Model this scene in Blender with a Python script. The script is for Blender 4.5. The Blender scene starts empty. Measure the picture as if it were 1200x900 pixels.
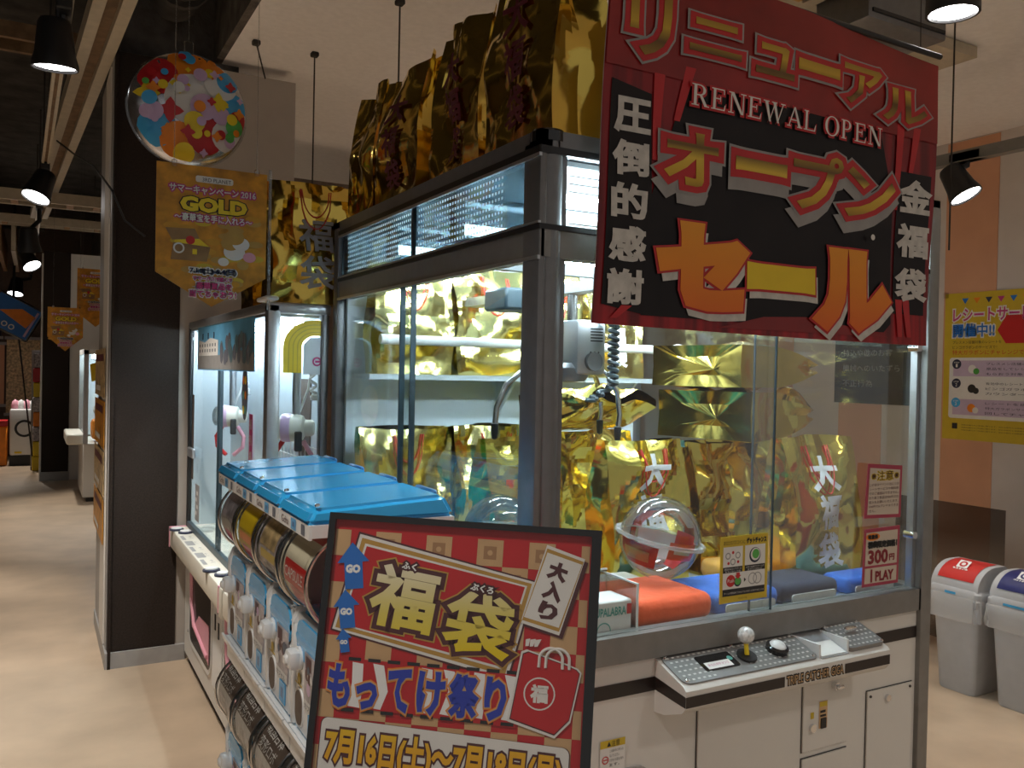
import bpy, bmesh, math, random
from mathutils import Vector, Matrix, noise

S = bpy.context.scene
COL = S.collection
R = math.radians

# ------------------------------------------------------------------ camera
cd = bpy.data.cameras.new('camera'); cam = bpy.data.objects.new('camera', cd); COL.objects.link(cam)
S.camera = cam
cd.sensor_width = 36.0; cd.lens = 36.0*1005/1200; cd.clip_start = 0.02; cd.clip_end = 100
YAW, PIT, ROL = R(29.11), R(-0.715), R(1.19)
_f = Vector((math.sin(YAW)*math.cos(PIT), math.cos(YAW)*math.cos(PIT), math.sin(PIT)))
_r = Vector((math.cos(YAW), -math.sin(YAW), 0)); _u = _r.cross(_f)
_r2 = _r*math.cos(ROL) + _u*math.sin(ROL); _u2 = -_r*math.sin(ROL) + _u*math.cos(ROL)
cam.matrix_world = Matrix(((_r2.x, _u2.x, -_f.x, 0), (_r2.y, _u2.y, -_f.y, 0), (_r2.z, _u2.z, -_f.z, 1.6), (0, 0, 0, 1)))

# ------------------------------------------------------------------ world, view
w = bpy.data.worlds.new('world'); S.world = w; w.use_nodes = True
bg = w.node_tree.nodes['Background']; bg.inputs[0].default_value = (1.0, 0.95, 0.90, 1); bg.inputs[1].default_value = 0.26
S.view_settings.view_transform = 'Standard'; S.view_settings.look = 'None'
S.view_settings.exposure = 0.0; S.view_settings.gamma = 1.0; S.view_settings.use_curve_mapping = False
S.cycles.use_denoising = True
S.cycles.max_bounces = 10; S.cycles.transparent_max_bounces = 24
S.cycles.sample_clamp_indirect = 4.0
TUBE = 100.0          # fluorescent tubes inside the cabinets
SPOT = 190.0         # track spotlights

# unseen fill spots without fixtures, added to brighten floor, walls and ceiling
def fill_spot(x, y, z, e, col=(1.0, 0.94, 0.86), size=115):
    l = bpy.data.lights.new('fill_spot', 'SPOT'); l.energy = e; l.spot_size = R(size); l.spot_blend = 0.8; l.color = col; l.shadow_soft_size = 0.12
    o = bpy.data.objects.new('fill_spot', l); COL.objects.link(o); o.location = (x, y, z)
for x_, y_, z_, e_, q_ in ((-0.3, 1.2, 2.95, 110, 115), (-0.2, -1.2, 2.95, 80, 115), (2.2, -0.6, 3.2, 75, 115), (4.2, 0.6, 3.2, 70, 100), (-2.5, 5.0, 2.95, 200, 115), (-2.5, 10.0, 2.95, 160, 115),
                           (2.8, 4.5, 3.25, 500, 62), (3.9, 4.9, 3.25, 460, 58), (3.6, 3.0, 3.25, 340, 50), (-0.6, 9.0, 2.95, 160, 100), (-1.6, 3.0, 2.95, 160, 80), (3.0, -0.4, 3.25, 120, 60)):  # narrow ones behind the cabinet are added for floor bounce onto the ceiling
    fill_spot(x_, y_, z_, e_, size=q_)

# ------------------------------------------------------------------ materials
def mat(name, col, rough=0.5, metal=0.0, var=0.06, scale=18.0, bump=0.0, bscale=60.0, coat=0.0, emit=None, estr=0.0, spec=0.5, trans=0.0, sheen=0.0):
    m = bpy.data.materials.new(name); m.use_nodes = True
    nt = m.node_tree; b = nt.nodes['Principled BSDF']
    b.inputs['Roughness'].default_value = rough; b.inputs['Metallic'].default_value = metal
    b.inputs['Specular IOR Level'].default_value = spec
    b.inputs['Coat Weight'].default_value = coat
    b.inputs['Transmission Weight'].default_value = trans
    b.inputs['Sheen Weight'].default_value = sheen
    tc = nt.nodes.new('ShaderNodeTexCoord')
    if var > 0:
        n = nt.nodes.new('ShaderNodeTexNoise'); n.inputs['Scale'].default_value = scale; n.inputs['Detail'].default_value = 4
        nt.links.new(tc.outputs['Object'], n.inputs['Vector'])
        r = nt.nodes.new('ShaderNodeValToRGB')
        r.color_ramp.elements[0].position = 0.3; r.color_ramp.elements[1].position = 0.7
        r.color_ramp.elements[0].color = tuple(c*(1-var) for c in col) + (1,)
        r.color_ramp.elements[1].color = tuple(min(1, c*(1+var)) for c in col) + (1,)
        nt.links.new(n.outputs['Fac'], r.inputs['Fac']); nt.links.new(r.outputs['Color'], b.inputs['Base Color'])
    else:
        b.inputs['Base Color'].default_value = tuple(col) + (1,)
    if bump > 0:
        n2 = nt.nodes.new('ShaderNodeTexNoise'); n2.inputs['Scale'].default_value = bscale; n2.inputs['Detail'].default_value = 5
        nt.links.new(tc.outputs['Object'], n2.inputs['Vector'])
        bp = nt.nodes.new('ShaderNodeBump'); bp.inputs['Strength'].default_value = bump; bp.inputs['Distance'].default_value = 0.01
        nt.links.new(n2.outputs['Fac'], bp.inputs['Height']); nt.links.new(bp.outputs['Normal'], b.inputs['Normal'])
    if emit:
        b.inputs['Emission Color'].default_value = tuple(emit) + (1,); b.inputs['Emission Strength'].default_value = estr
    return m

def glass(name, tint=(0.96, 0.985, 0.98), gl=0.018, rough=0.02, edge=0.3, k=0.22):
    m = bpy.data.materials.new(name); m.use_nodes = True; nt = m.node_tree; nt.nodes.clear()
    o = nt.nodes.new('ShaderNodeOutputMaterial'); mx = nt.nodes.new('ShaderNodeMixShader')
    t = nt.nodes.new('ShaderNodeBsdfTransparent'); t.inputs[0].default_value = tuple(tint) + (1,)
    g = nt.nodes.new('ShaderNodeBsdfGlossy'); g.inputs['Roughness'].default_value = rough
    lw = nt.nodes.new('ShaderNodeLayerWeight'); lw.inputs['Blend'].default_value = edge
    ma = nt.nodes.new('ShaderNodeMath'); ma.operation = 'MULTIPLY_ADD'; ma.inputs[1].default_value = k; ma.inputs[2].default_value = gl
    nt.links.new(lw.outputs['Fresnel'], ma.inputs[0]); ma.use_clamp = True
    nt.links.new(ma.outputs[0], mx.inputs[0]); nt.links.new(t.outputs[0], mx.inputs[1]); nt.links.new(g.outputs[0], mx.inputs[2])
    nt.links.new(mx.outputs[0], o.inputs[0])
    return m

def film(name, col, alpha=0.5, rough=0.25):
    m = bpy.data.materials.new(name); m.use_nodes = True; nt = m.node_tree; b = nt.nodes['Principled BSDF']
    b.inputs['Base Color'].default_value = tuple(col) + (1,); b.inputs['Alpha'].default_value = alpha; b.inputs['Roughness'].default_value = rough
    return m

def emis(name, col, s):
    m = bpy.data.materials.new(name); m.use_nodes = True; nt = m.node_tree; b = nt.nodes['Principled BSDF']
    b.inputs['Base Color'].default_value = (0.8, 0.8, 0.8, 1)
    b.inputs['Emission Color'].default_value = tuple(col) + (1,); b.inputs['Emission Strength'].default_value = s
    return m

def foil(name, col, rough):
    m = bpy.data.materials.new(name); m.use_nodes = True; nt = m.node_tree; b = nt.nodes['Principled BSDF']
    b.inputs['Metallic'].default_value = 1.0; b.inputs['Roughness'].default_value = rough
    tc = nt.nodes.new('ShaderNodeTexCoord')
    v = nt.nodes.new('ShaderNodeTexVoronoi'); v.inputs['Scale'].default_value = 13; v.feature = 'F1'
    n = nt.nodes.new('ShaderNodeTexNoise'); n.inputs['Scale'].default_value = 7; n.inputs['Detail'].default_value = 3; n.inputs['Distortion'].default_value = 0.1
    nt.links.new(tc.outputs['Object'], v.inputs['Vector']); nt.links.new(tc.outputs['Object'], n.inputs['Vector'])
    ad = nt.nodes.new('ShaderNodeMath'); ad.operation = 'MULTIPLY_ADD'; ad.inputs[1].default_value = 0.5
    nt.links.new(v.outputs['Distance'], ad.inputs[0]); nt.links.new(n.outputs['Fac'], ad.inputs[2])
    bp = nt.nodes.new('ShaderNodeBump'); bp.inputs['Strength'].default_value = 0.12; bp.inputs['Distance'].default_value = 0.015
    nt.links.new(ad.outputs[0], bp.inputs['Height']); nt.links.new(bp.outputs['Normal'], b.inputs['Normal'])
    r = nt.nodes.new('ShaderNodeValToRGB')
    r.color_ramp.elements[0].position = 0.35; r.color_ramp.elements[1].position = 0.7
    r.color_ramp.elements[0].color = tuple(c*0.9 for c in col) + (1,); r.color_ramp.elements[1].color = tuple(min(1, c*1.06) for c in col) + (1,)
    nt.links.new(n.outputs['Fac'], r.inputs['Fac']); nt.links.new(r.outputs['Color'], b.inputs['Base Color'])
    return m

def vgrad(name, stops, axis=2, z0=0.0, z1=1.0, rough=0.4, stripes=0.0, sscale=60.0, coat=0.0):
    """colour ramp printed along one object axis (a printed gradient), optional fold stripes"""
    m = bpy.data.materials.new(name); m.use_nodes = True; nt = m.node_tree; b = nt.nodes['Principled BSDF']
    b.inputs['Roughness'].default_value = rough; b.inputs['Coat Weight'].default_value = coat
    tc = nt.nodes.new('ShaderNodeTexCoord'); sp = nt.nodes.new('ShaderNodeSeparateXYZ'); nt.links.new(tc.outputs['Object'], sp.inputs[0])
    mr = nt.nodes.new('ShaderNodeMapRange'); mr.inputs['From Min'].default_value = z0; mr.inputs['From Max'].default_value = z1
    nt.links.new(sp.outputs[axis], mr.inputs['Value'])
    r = nt.nodes.new('ShaderNodeValToRGB'); el = r.color_ramp.elements
    while len(el) < len(stops): el.new(0.5)
    for e, (p, c) in zip(el, stops): e.position = p; e.color = tuple(c) + (1,)
    nt.links.new(mr.outputs[0], r.inputs['Fac'])
    out = r.outputs['Color']
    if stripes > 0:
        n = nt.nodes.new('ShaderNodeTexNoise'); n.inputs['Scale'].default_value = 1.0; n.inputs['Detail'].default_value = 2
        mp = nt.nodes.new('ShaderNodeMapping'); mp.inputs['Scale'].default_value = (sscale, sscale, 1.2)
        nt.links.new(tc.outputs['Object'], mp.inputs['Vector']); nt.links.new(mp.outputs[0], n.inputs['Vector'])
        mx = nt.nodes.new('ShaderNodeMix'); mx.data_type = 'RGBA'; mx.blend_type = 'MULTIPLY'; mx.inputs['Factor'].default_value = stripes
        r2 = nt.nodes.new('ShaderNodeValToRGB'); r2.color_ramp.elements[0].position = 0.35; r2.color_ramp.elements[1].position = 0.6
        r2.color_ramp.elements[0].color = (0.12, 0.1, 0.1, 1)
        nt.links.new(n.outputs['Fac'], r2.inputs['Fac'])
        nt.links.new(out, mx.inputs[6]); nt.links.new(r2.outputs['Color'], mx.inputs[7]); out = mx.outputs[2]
    nt.links.new(out, b.inputs['Base Color'])
    return m

M = {}
def mk(n, *a, **k): M[n] = mat(n, *a, **k); return M[n]
mk('floor_vinyl', (0.49, 0.37, 0.26), 0.38, var=0.14, scale=3.0, bump=0.03, bscale=200)
mk('white_paint', (0.72, 0.69, 0.64), 0.6, var=0.03, scale=4)
mk('ceiling_white', (0.86, 0.83, 0.81), 0.8, var=0.04, scale=30, bump=0.08, bscale=300)
mk('orange_wall', (0.66, 0.34, 0.20), 0.7, var=0.05, scale=4)
mk('wall_white', (0.64, 0.58, 0.54), 0.7, var=0.04, scale=5)
mk('dark_brown', (0.030, 0.022, 0.018), 0.8, spec=0.15, var=0.25, scale=120, bump=0.05, bscale=300)
mk('brown_panel', (0.12, 0.085, 0.065), 0.6, var=0.15, scale=30)
mk('beige_board', (0.42, 0.375, 0.33), 0.7, var=0.05, scale=6)
mk('concrete', (0.11, 0.095, 0.082), 0.95, var=0.45, scale=9, bump=0.8, bscale=40)
mk('soot', (0.045, 0.04, 0.035), 0.95, var=0.5, scale=5, bump=0.6, bscale=14)
mk('pipe_beige', (0.50, 0.43, 0.32), 0.5, var=0.08)
mk('rust', (0.20, 0.12, 0.06), 0.7, var=0.3, scale=12)
mk('grey_trim', (0.35, 0.34, 0.33), 0.45, var=0.06)
mk('alu', (0.55, 0.56, 0.58), 0.38, metal=0.85, var=0.05, scale=30)
mk('alu_dark', (0.20, 0.20, 0.205), 0.42, metal=0.55, var=0.06, scale=30)
mk('taupe_metal', (0.245, 0.235, 0.22), 0.42, metal=0.35, var=0.06, scale=30)
mk('steel', (0.75, 0.75, 0.76), 0.22, metal=1.0, var=0.04)
mk('chrome', (0.9, 0.9, 0.9), 0.08, metal=1.0, var=0.0)
mk('black', (0.012, 0.012, 0.013), 0.4, var=0.1)
mk('black_gloss', (0.01, 0.01, 0.011), 0.15, var=0.0, coat=0.5)
mk('cab_white', (0.70, 0.67, 0.62), 0.42, var=0.025, scale=3)
mk('strip_brown', (0.022, 0.015, 0.013), 0.35, var=0.1)
mk('in_white', (0.70, 0.77, 0.82), 0.5, var=0.02, scale=3)
mk('plastic_white', (0.80, 0.80, 0.79), 0.3, var=0.02)
mk('plastic_cream', (0.80, 0.76, 0.66), 0.35, var=0.02)
mk('lilac', (0.62, 0.42, 0.62), 0.35, var=0.03)
mk('pink', (0.78, 0.36, 0.44), 0.4, var=0.03)
mk('blue_lid', (0.035, 0.40, 0.80), 0.2, var=0.04, scale=6, coat=0.4)
mk('blue_deep', (0.015, 0.16, 0.42), 0.3, var=0.05)
mk('blue_sky', (0.06, 0.40, 0.76), 0.3, var=0.05)
mk('navy', (0.02, 0.025, 0.055), 0.8, var=0.15, sheen=0.2)
mk('fab_blue', (0.03, 0.16, 0.62), 0.85, var=0.12, bump=0.3, bscale=40, sheen=0.2)
mk('fab_red', (0.85, 0.10, 0.02), 0.85, var=0.08, bump=0.3, bscale=40, sheen=0.2)
mk('fab_orange', (0.82, 0.42, 0.08), 0.85, var=0.08, bump=0.3, bscale=40, sheen=0.2)
mk('fab_tan', (0.78, 0.55, 0.22), 0.85, var=0.08, bump=0.3, bscale=40)
mk('paper', (0.78, 0.76, 0.72), 0.6, var=0.03)
mk('ink', (0.02, 0.018, 0.018), 0.6, var=0.0)
mk('ink_brown', (0.085, 0.022, 0.025), 0.5, var=0.0)
mk('ink_red', (0.55, 0.02, 0.02), 0.5, var=0.0)
mk('red_print', (0.52, 0.018, 0.022), 0.4, var=0.05, scale=10)
mk('tan_print', (0.60, 0.38, 0.19), 0.4, var=0.05, scale=30)
mk('tan_dark', (0.38, 0.21, 0.10), 0.4, var=0.05)
mk('gold_print', (0.50, 0.29, 0.06), 0.45, var=0.1)
mk('yellow', (0.85, 0.62, 0.02), 0.45, var=0.03)
mk('yellow_dull', (0.62, 0.44, 0.03), 0.5, var=0.04)
mk('orange_print', (0.85, 0.25, 0.015), 0.45, var=0.08, scale=14)
mk('blue_print', (0.02, 0.16, 0.55), 0.45, var=0.03)
mk('royal', (0.025, 0.05, 0.42), 0.45, var=0.04)
mk('green_print', (0.10, 0.42, 0.08), 0.45, var=0.05)
mk('magenta', (0.55, 0.05, 0.22), 0.45, var=0.03)
mk('lilac_print', (0.58, 0.46, 0.60), 0.5, var=0.04)
mk('teal_print', (0.10, 0.36, 0.30), 0.5, var=0.03)
mk('silver_ink', (0.62, 0.60, 0.56), 0.42, var=0.14, scale=40)
mk('grey_ink', (0.33, 0.32, 0.31), 0.45, var=0.1)
mk('notice_red', (0.40, 0.045, 0.085), 0.45, var=0.04); mk('notice_ink', (0.24, 0.015, 0.025), 0.5, var=0.0); mk('notice_paper', (0.62, 0.52, 0.42), 0.55, var=0.03)
mk('curtain_red', (0.42, 0.012, 0.018), 0.4)
mk('print_black', (0.011, 0.008, 0.009), 0.45, spec=0.3, var=0.3, scale=8)
mk('bin_grey', (0.47, 0.47, 0.48), 0.5, var=0.04)
mk('cord_red', (0.55, 0.03, 0.02), 0.6, var=0.1)
mk('white_ink', (0.86, 0.86, 0.84), 0.5, var=0.03)
mk('maroon_ink', (0.12, 0.018, 0.03), 0.5, var=0.05)  # plain print on posters; on bags, shade put into white lettering
mk('cable_dark', (0.045, 0.07, 0.085), 0.45, var=0.05)
mk('wood', (0.30, 0.17, 0.07), 0.55, var=0.25, scale=14)
M['glass'] = glass('glass'); M['glass_teal'] = glass('glass_teal', (0.92, 0.965, 0.965), 0.025)
M['acrylic'] = glass('acrylic', (0.93, 0.95, 0.95), 0.05, 0.02, 0.45, 0.75)
def dot_film(name):
    m = bpy.data.materials.new(name); m.use_nodes = True; nt = m.node_tree; nt.nodes.clear()
    o = nt.nodes.new('ShaderNodeOutputMaterial'); mx = nt.nodes.new('ShaderNodeMixShader'); m2 = nt.nodes.new('ShaderNodeMixShader')
    dark = nt.nodes.new('ShaderNodeBsdfTransparent'); dark.inputs[0].default_value = (0.22, 0.28, 0.31, 1)
    lite = nt.nodes.new('ShaderNodeBsdfTranslucent'); lite.inputs[0].default_value = (0.95, 0.97, 0.98, 1)
    g = nt.nodes.new('ShaderNodeBsdfGlossy'); g.inputs['Roughness'].default_value = 0.05; g.inputs[0].default_value = (1, 1, 1, 1)
    tc = nt.nodes.new('ShaderNodeTexCoord'); sp = nt.nodes.new('ShaderNodeSeparateXYZ'); nt.links.new(tc.outputs['Object'], sp.inputs[0])
    def mth(op, a, b=None, c=None):
        n = nt.nodes.new('ShaderNodeMath'); n.operation = op
        for k, v in enumerate((a, b, c)):
            if v is None: continue
            if isinstance(v, (int, float)): n.inputs[k].default_value = v
            else: nt.links.new(v, n.inputs[k])
        return n.outputs[0]
    def cell(out, period, half): return mth('LESS_THAN', mth('ABSOLUTE', mth('SUBTRACT', mth('FRACT', mth('MULTIPLY', out, 1/period)), 0.5)), half)
    k = mth('MULTIPLY', cell(sp.outputs[1], 0.0165, 0.24), cell(sp.outputs[2], 0.0165, 0.21))
    nt.links.new(k, mx.inputs[0]); nt.links.new(dark.outputs[0], mx.inputs[1]); nt.links.new(lite.outputs[0], mx.inputs[2])
    m2.inputs[0].default_value = 0.05; nt.links.new(mx.outputs[0], m2.inputs[1]); nt.links.new(g.outputs[0], m2.inputs[2]); nt.links.new(m2.outputs[0], o.inputs[0])
    return m
M['dot_film'] = dot_film('dot_film'); M['film_plain'] = glass('film_plain', (0.24, 0.30, 0.33), 0.04)
M['acrylic_grey'] = glass('acrylic_grey', (0.45, 0.43, 0.42), 0.08, 0.15)
M['smoke'] = glass('smoke', (0.55, 0.53, 0.52), 0.07, 0.05)
M['globe'] = glass('globe', (0.96, 0.96, 0.95), 0.05, 0.05, 0.3, 0.35)
M['flange'] = film('flange', (0.85, 0.87, 0.88), 0.35, 0.1)
M['liner'] = film('liner', (0.75, 0.75, 0.76), 0.42, 0.3)
M['gold'] = foil('gold', (0.83, 0.60, 0.13), 0.13)
M['gold_in'] = foil('gold_in', (0.93, 0.72, 0.17), 0.125)  # same foil as the outer bags, cabinet light put into a brighter colour
M['gold_pale'] = foil('gold_pale', (0.88, 0.74, 0.30), 0.16)
M['tube'] = emis('tube', (0.74, 0.90, 1.0), TUBE)
M['tube_warm'] = emis('tube_warm', (1.0, 0.96, 0.9), 6.0)
M['lamp'] = emis('lamp', (1.0, 0.97, 0.95), 14.0)
M['fire'] = vgrad('fire', [(0, (0.80, 0.13, 0.01)), (0.5, (0.86, 0.27, 0.01)), (1, (0.85, 0.36, 0.02))], 2, 0.007, 0.277, 0.4)
M['gold_letter'] = vgrad('gold_letter', [(0, (0.10, 0.05, 0.01)), (0.28, (0.62, 0.38, 0.02)), (0.55, (0.75, 0.52, 0.05)), (0.7, (0.16, 0.08, 0.01)), (1, (0.62, 0.40, 0.03))], 2, 0.307, 0.487, 0.35)
M['gold_letter_top'] = vgrad('gold_letter_top', [(0, (0.42, 0.25, 0.02)), (0.4, (0.14, 0.07, 0.01)), (0.62, (0.60, 0.38, 0.03)), (1, (0.34, 0.2, 0.02))], 2, 0.597, 0.747, 0.35)
M['fuku_grad'] = vgrad('fuku_grad', [(0, (0.80, 0.60, 0.0)), (0.35, (0.72, 0.60, 0.12)), (0.8, (0.82, 0.74, 0.52)), (1, (0.86, 0.80, 0.62))], 2, 1.10, 1.27, 0.4)
M['date_grad'] = vgrad('date_grad', [(0, (0.80, 0.38, 0.0)), (0.5, (0.80, 0.42, 0.01)), (1, (0.80, 0.62, 0.02))], 2, 0.87, 0.99, 0.4)
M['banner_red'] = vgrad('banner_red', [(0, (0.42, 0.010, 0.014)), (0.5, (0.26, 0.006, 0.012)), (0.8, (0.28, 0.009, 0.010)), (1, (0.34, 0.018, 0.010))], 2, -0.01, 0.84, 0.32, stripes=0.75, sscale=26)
M['banner_top'] = mat('banner_top', (0.27, 0.014, 0.012), 0.3, var=0.35, scale=3.5)
M['gold_field'] = mat('gold_field', (0.60, 0.26, 0.015), 0.4, var=0.4, scale=16)
M['glitter'] = mat('glitter', (0.55, 0.40, 0.2), 0.35, var=0.6, scale=26)
M['motley'] = mat('motley', (0.40, 0.36, 0.38), 0.35, var=0.6, scale=34)


mk('deck', (0.27, 0.26, 0.25), 0.38, metal=0.6, var=0.08); mk('header_grey', (0.16, 0.20, 0.23), 0.5, var=0.05); mk('grey_print2', (0.42, 0.40, 0.40), 0.4, var=0.5, scale=30); mk('cream_card', (0.66, 0.60, 0.44), 0.45, var=0.06)
mk('sky_photo', (0.14, 0.42, 0.66), 0.35, var=0.3, scale=4); mk('teal_grey', (0.12, 0.19, 0.22), 0.4, var=0.2); mk('orange_gold', (0.62, 0.30, 0.02), 0.4, var=0.1)
mk('foil_silver', (0.55, 0.55, 0.58), 0.22, metal=0.9, var=0.1); mk('red_lid', (0.55, 0.035, 0.03), 0.35, var=0.05); mk('navy_lid', (0.025, 0.03, 0.14), 0.35, var=0.1)
mk('glitter_ball', (0.72, 0.72, 0.70), 0.12, var=0.35, scale=120, coat=0.6)
M['poster_glass'] = glass('poster_glass', (0.97, 0.97, 0.97), 0.02, 0.04, 0.25)

# ------------------------------------------------------------------ mesh tools
class Frame:
    """local plane: u right, v up, n towards the viewer"""
    def __init__(s, o, u, v):
        s.o = Vector(o); s.u = Vector(u).normalized(); s.v = Vector(v).normalized(); s.n = s.u.cross(s.v)
    def p(s, a, b, c=0.0): return s.o + s.u*a + s.v*b + s.n*c

_tc = {}
def text_raw(s, g):
    key = (s, round(g, 4))
    if key in _tc: return _tc[key]
    c = bpy.data.curves.new('t', 'FONT'); c.body = s; c.size = 1; c.resolution_u = 2
    c.fill_mode = 'FRONT' if g <= 0 else 'BOTH'
    if g > 0: c.bevel_depth = g; c.bevel_resolution = 0
    o = bpy.data.objects.new('t', c); COL.objects.link(o)
    dg = bpy.context.evaluated_depsgraph_get()
    m = bpy.data.meshes.new_from_object(o.evaluated_get(dg))
    vs = [(v.co.x, v.co.y) for v in m.vertices]; fs = []
    for p in m.polygons:
        if g > 0:
            zs = [m.vertices[i].co.z for i in p.vertices]
            if max(zs) < 1e-5 and min(zs) < -1e-5: continue      # only the side facing the viewer
            if min(zs) < -g*0.5: continue
        fs.append(tuple(p.vertices))
    bpy.data.objects.remove(o); bpy.data.meshes.remove(m); bpy.data.curves.remove(c)
    _tc[key] = (vs, fs)
    return vs, fs

class MB:
    def __init__(s): s.v = []; s.f = []; s.m = []
    def add(s, vs, fs, mi=0):
        o = len(s.v); s.v += [Vector(x) for x in vs]
        for f in fs: s.f.append([i+o for i in f]); s.m.append(mi)
        return s
    def box(s, x0, x1, y0, y1, z0, z1, mi=0):
        vs = [(x0,y0,z0),(x1,y0,z0),(x1,y1,z0),(x0,y1,z0),(x0,y0,z1),(x1,y0,z1),(x1,y1,z1),(x0,y1,z1)]
        return s.add(vs, [(3,2,1,0),(4,5,6,7),(0,1,5,4),(1,2,6,5),(2,3,7,6),(3,0,4,7)], mi)
    def bm(s, bm, mi=0, mx=None):
        vs = [(mx @ v.co if mx else v.co.copy()) for v in bm.verts]
        bm.verts.index_update(); s.add(vs, [[v.index for v in f.verts] for f in bm.faces], mi); bm.free(); return s
    def rbox(s, x0, x1, y0, y1, z0, z1, r=0.01, seg=2, mi=0, mx=None):
        b = bmesh.new(); bmesh.ops.create_cube(b, size=1)
        for v in b.verts: v.co = Vector(((x0+x1)/2+v.co.x*(x1-x0), (y0+y1)/2+v.co.y*(y1-y0), (z0+z1)/2+v.co.z*(z1-z0)))
        bmesh.ops.bevel(b, geom=b.edges[:], offset=r, segments=seg, affect='EDGES', profile=0.5)
        return s.bm(b, mi, mx)
    def cyl(s, p0, p1, r0, r1=None, n=16, mi=0, cap=True):
        r1 = r0 if r1 is None else r1
        p0 = Vector(p0); p1 = Vector(p1); d = (p1-p0).normalized()
        a = d.orthogonal().normalized(); b = d.cross(a)
        vs = []
        for p, r in ((p0, r0), (p1, r1)):
            for i in range(n):
                t = 2*math.pi*i/n; vs.append(p + (a*math.cos(t)+b*math.sin(t))*r)
        fs = [(i, (i+1) % n, n+(i+1) % n, n+i) for i in range(n)]
        if cap: fs += [tuple(range(n-1, -1, -1)), tuple(range(n, 2*n))]
        return s.add(vs, fs, mi)
    def tube(s, pts, r, n=8, mi=0, closed=False):
        pts = [Vector(p) for p in pts]; L = len(pts); vs = []; prev = None
        for k, p in enumerate(pts):
            if closed: d = pts[(k+1) % L]-pts[k-1]
            else: d = pts[min(k+1, L-1)]-pts[max(k-1, 0)]
            d.normalize()
            a = d.orthogonal().normalized() if prev is None else (prev - d*prev.dot(d)).normalized()
            prev = a; b = d.cross(a)
            for i in range(n):
                t = 2*math.pi*i/n; vs.append(p+(a*math.cos(t)+b*math.sin(t))*r)
        fs = []
        for k in range(L if closed else L-1):
            k2 = (k+1) % L
            for i in range(n): fs.append((k*n+i, k*n+(i+1) % n, k2*n+(i+1) % n, k2*n+i))
        if not closed: fs += [tuple(range(n-1, -1, -1)), tuple(range((L-1)*n, L*n))]
        return s.add(vs, fs, mi)
    def lathe(s, prof, o=(0,0,0), ax=(0,0,1), n=24, mi=0):
        o = Vector(o); d = Vector(ax).normalized(); a = d.orthogonal().normalized(); b = d.cross(a); vs = []
        for r, h in prof:
            for i in range(n):
                t = 2*math.pi*i/n; vs.append(o+d*h+(a*math.cos(t)+b*math.sin(t))*max(r, 1e-5))
        fs = []
        for k in range(len(prof)-1):
            for i in range(n): fs.append((k*n+i, k*n+(i+1) % n, (k+1)*n+(i+1) % n, (k+1)*n+i))
        return s.add(vs, fs, mi)
    def prism(s, fr, pts, n0, n1, mi=0):
        """polygon pts in frame (u,v) from depth n0 to n1"""
        k = len(pts); vs = [fr.p(a, b, n0) for a, b in pts]+[fr.p(a, b, n1) for a, b in pts]
        fs = [tuple(range(k-1, -1, -1)), tuple(range(k, 2*k))]+[(i, (i+1) % k, k+(i+1) % k, k+i) for i in range(k)]
        return s.add(vs, fs, mi)
    def flat(s, fr, pts, n=0.001, mi=0):
        return s.add([fr.p(a, b, n) for a, b in pts], [tuple(range(len(pts)))], mi)
    def rect(s, fr, a0, a1, b0, b1, n=0.001, mi=0):
        return s.flat(fr, [(a0, b0), (a1, b0), (a1, b1), (a0, b1)], n, mi)
    def disc(s, fr, a, b, r, n=0.001, mi=0, k=24, ry=None):
        ry = ry or r
        return s.flat(fr, [(a+r*math.cos(2*math.pi*i/k), b+ry*math.sin(2*math.pi*i/k)) for i in range(k)], n, mi)
    def ring(s, fr, a, b, r0, r1, n=0.001, mi=0, k=28):
        vs = []
        for i in range(k):
            t = 2*math.pi*i/k; vs += [fr.p(a+r0*math.cos(t), b+r0*math.sin(t), n), fr.p(a+r1*math.cos(t), b+r1*math.sin(t), n)]
        return s.add(vs, [(2*i, 2*i+1, (2*i+3) % (2*k), (2*i+2) % (2*k)) for i in range(k)], mi)
    def text(s, fr, t, a0, a1, b0, b1, n=0.0015, mi=0, grow=0.0, rot=0.0, keep=False, skew=0.0, sub=0, fn=None):
        """glyphs of t fitted to the box a0..a1 x b0..b1; grow = outline in metres"""
        bv, _ = text_raw(t, 0)
        if not bv: return s
        x0 = min(p[0] for p in bv); x1 = max(p[0] for p in bv); y0 = min(p[1] for p in bv); y1 = max(p[1] for p in bv)
        sx = (a1-a0)/max(1e-6, x1-x0); sy = (b1-b0)/max(1e-6, y1-y0)
        if keep: sx = sy = min(sx, sy)
        ca, cb = (a0+a1)/2, (b0+b1)/2; mx, my = (x0+x1)/2, (y0+y1)/2
        vs, fs = text_raw(t, grow/((sx+sy)/2) if grow > 0 else 0)
        c, q = math.cos(rot), math.sin(rot); pts = []
        for x, y in vs:
            px, py = (x-mx)*sx, (y-my)*sy; px += skew*py
            pts.append((ca+px*c-py*q, cb+px*q+py*c))
        if sub or fn:
            b = bmesh.new(); bv2 = [b.verts.new((p[0], p[1], 0)) for p in pts]
            for f in fs:
                try: b.faces.new([bv2[i] for i in f])
                except ValueError: pass
            bmesh.ops.triangulate(b, faces=b.faces[:])
            for _ in range(sub):
                lim = 0.02
                ed = [e for e in b.edges if e.calc_length() > lim]
                if not ed: break
                bmesh.ops.subdivide_edges(b, edges=ed, cuts=1); bmesh.ops.triangulate(b, faces=b.faces[:])
            b.verts.index_update()
            out = [fr.p(v.co.x, v.co.y, n+(fn(v.co.x, v.co.y) if fn else 0)) for v in b.verts]
            fs = [[v.index for v in f.verts] for f in b.faces]; b.free()
            return s.add(out, fs, mi)
        return s.add([fr.p(a, b, n) for a, b in pts], fs, mi)
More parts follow.
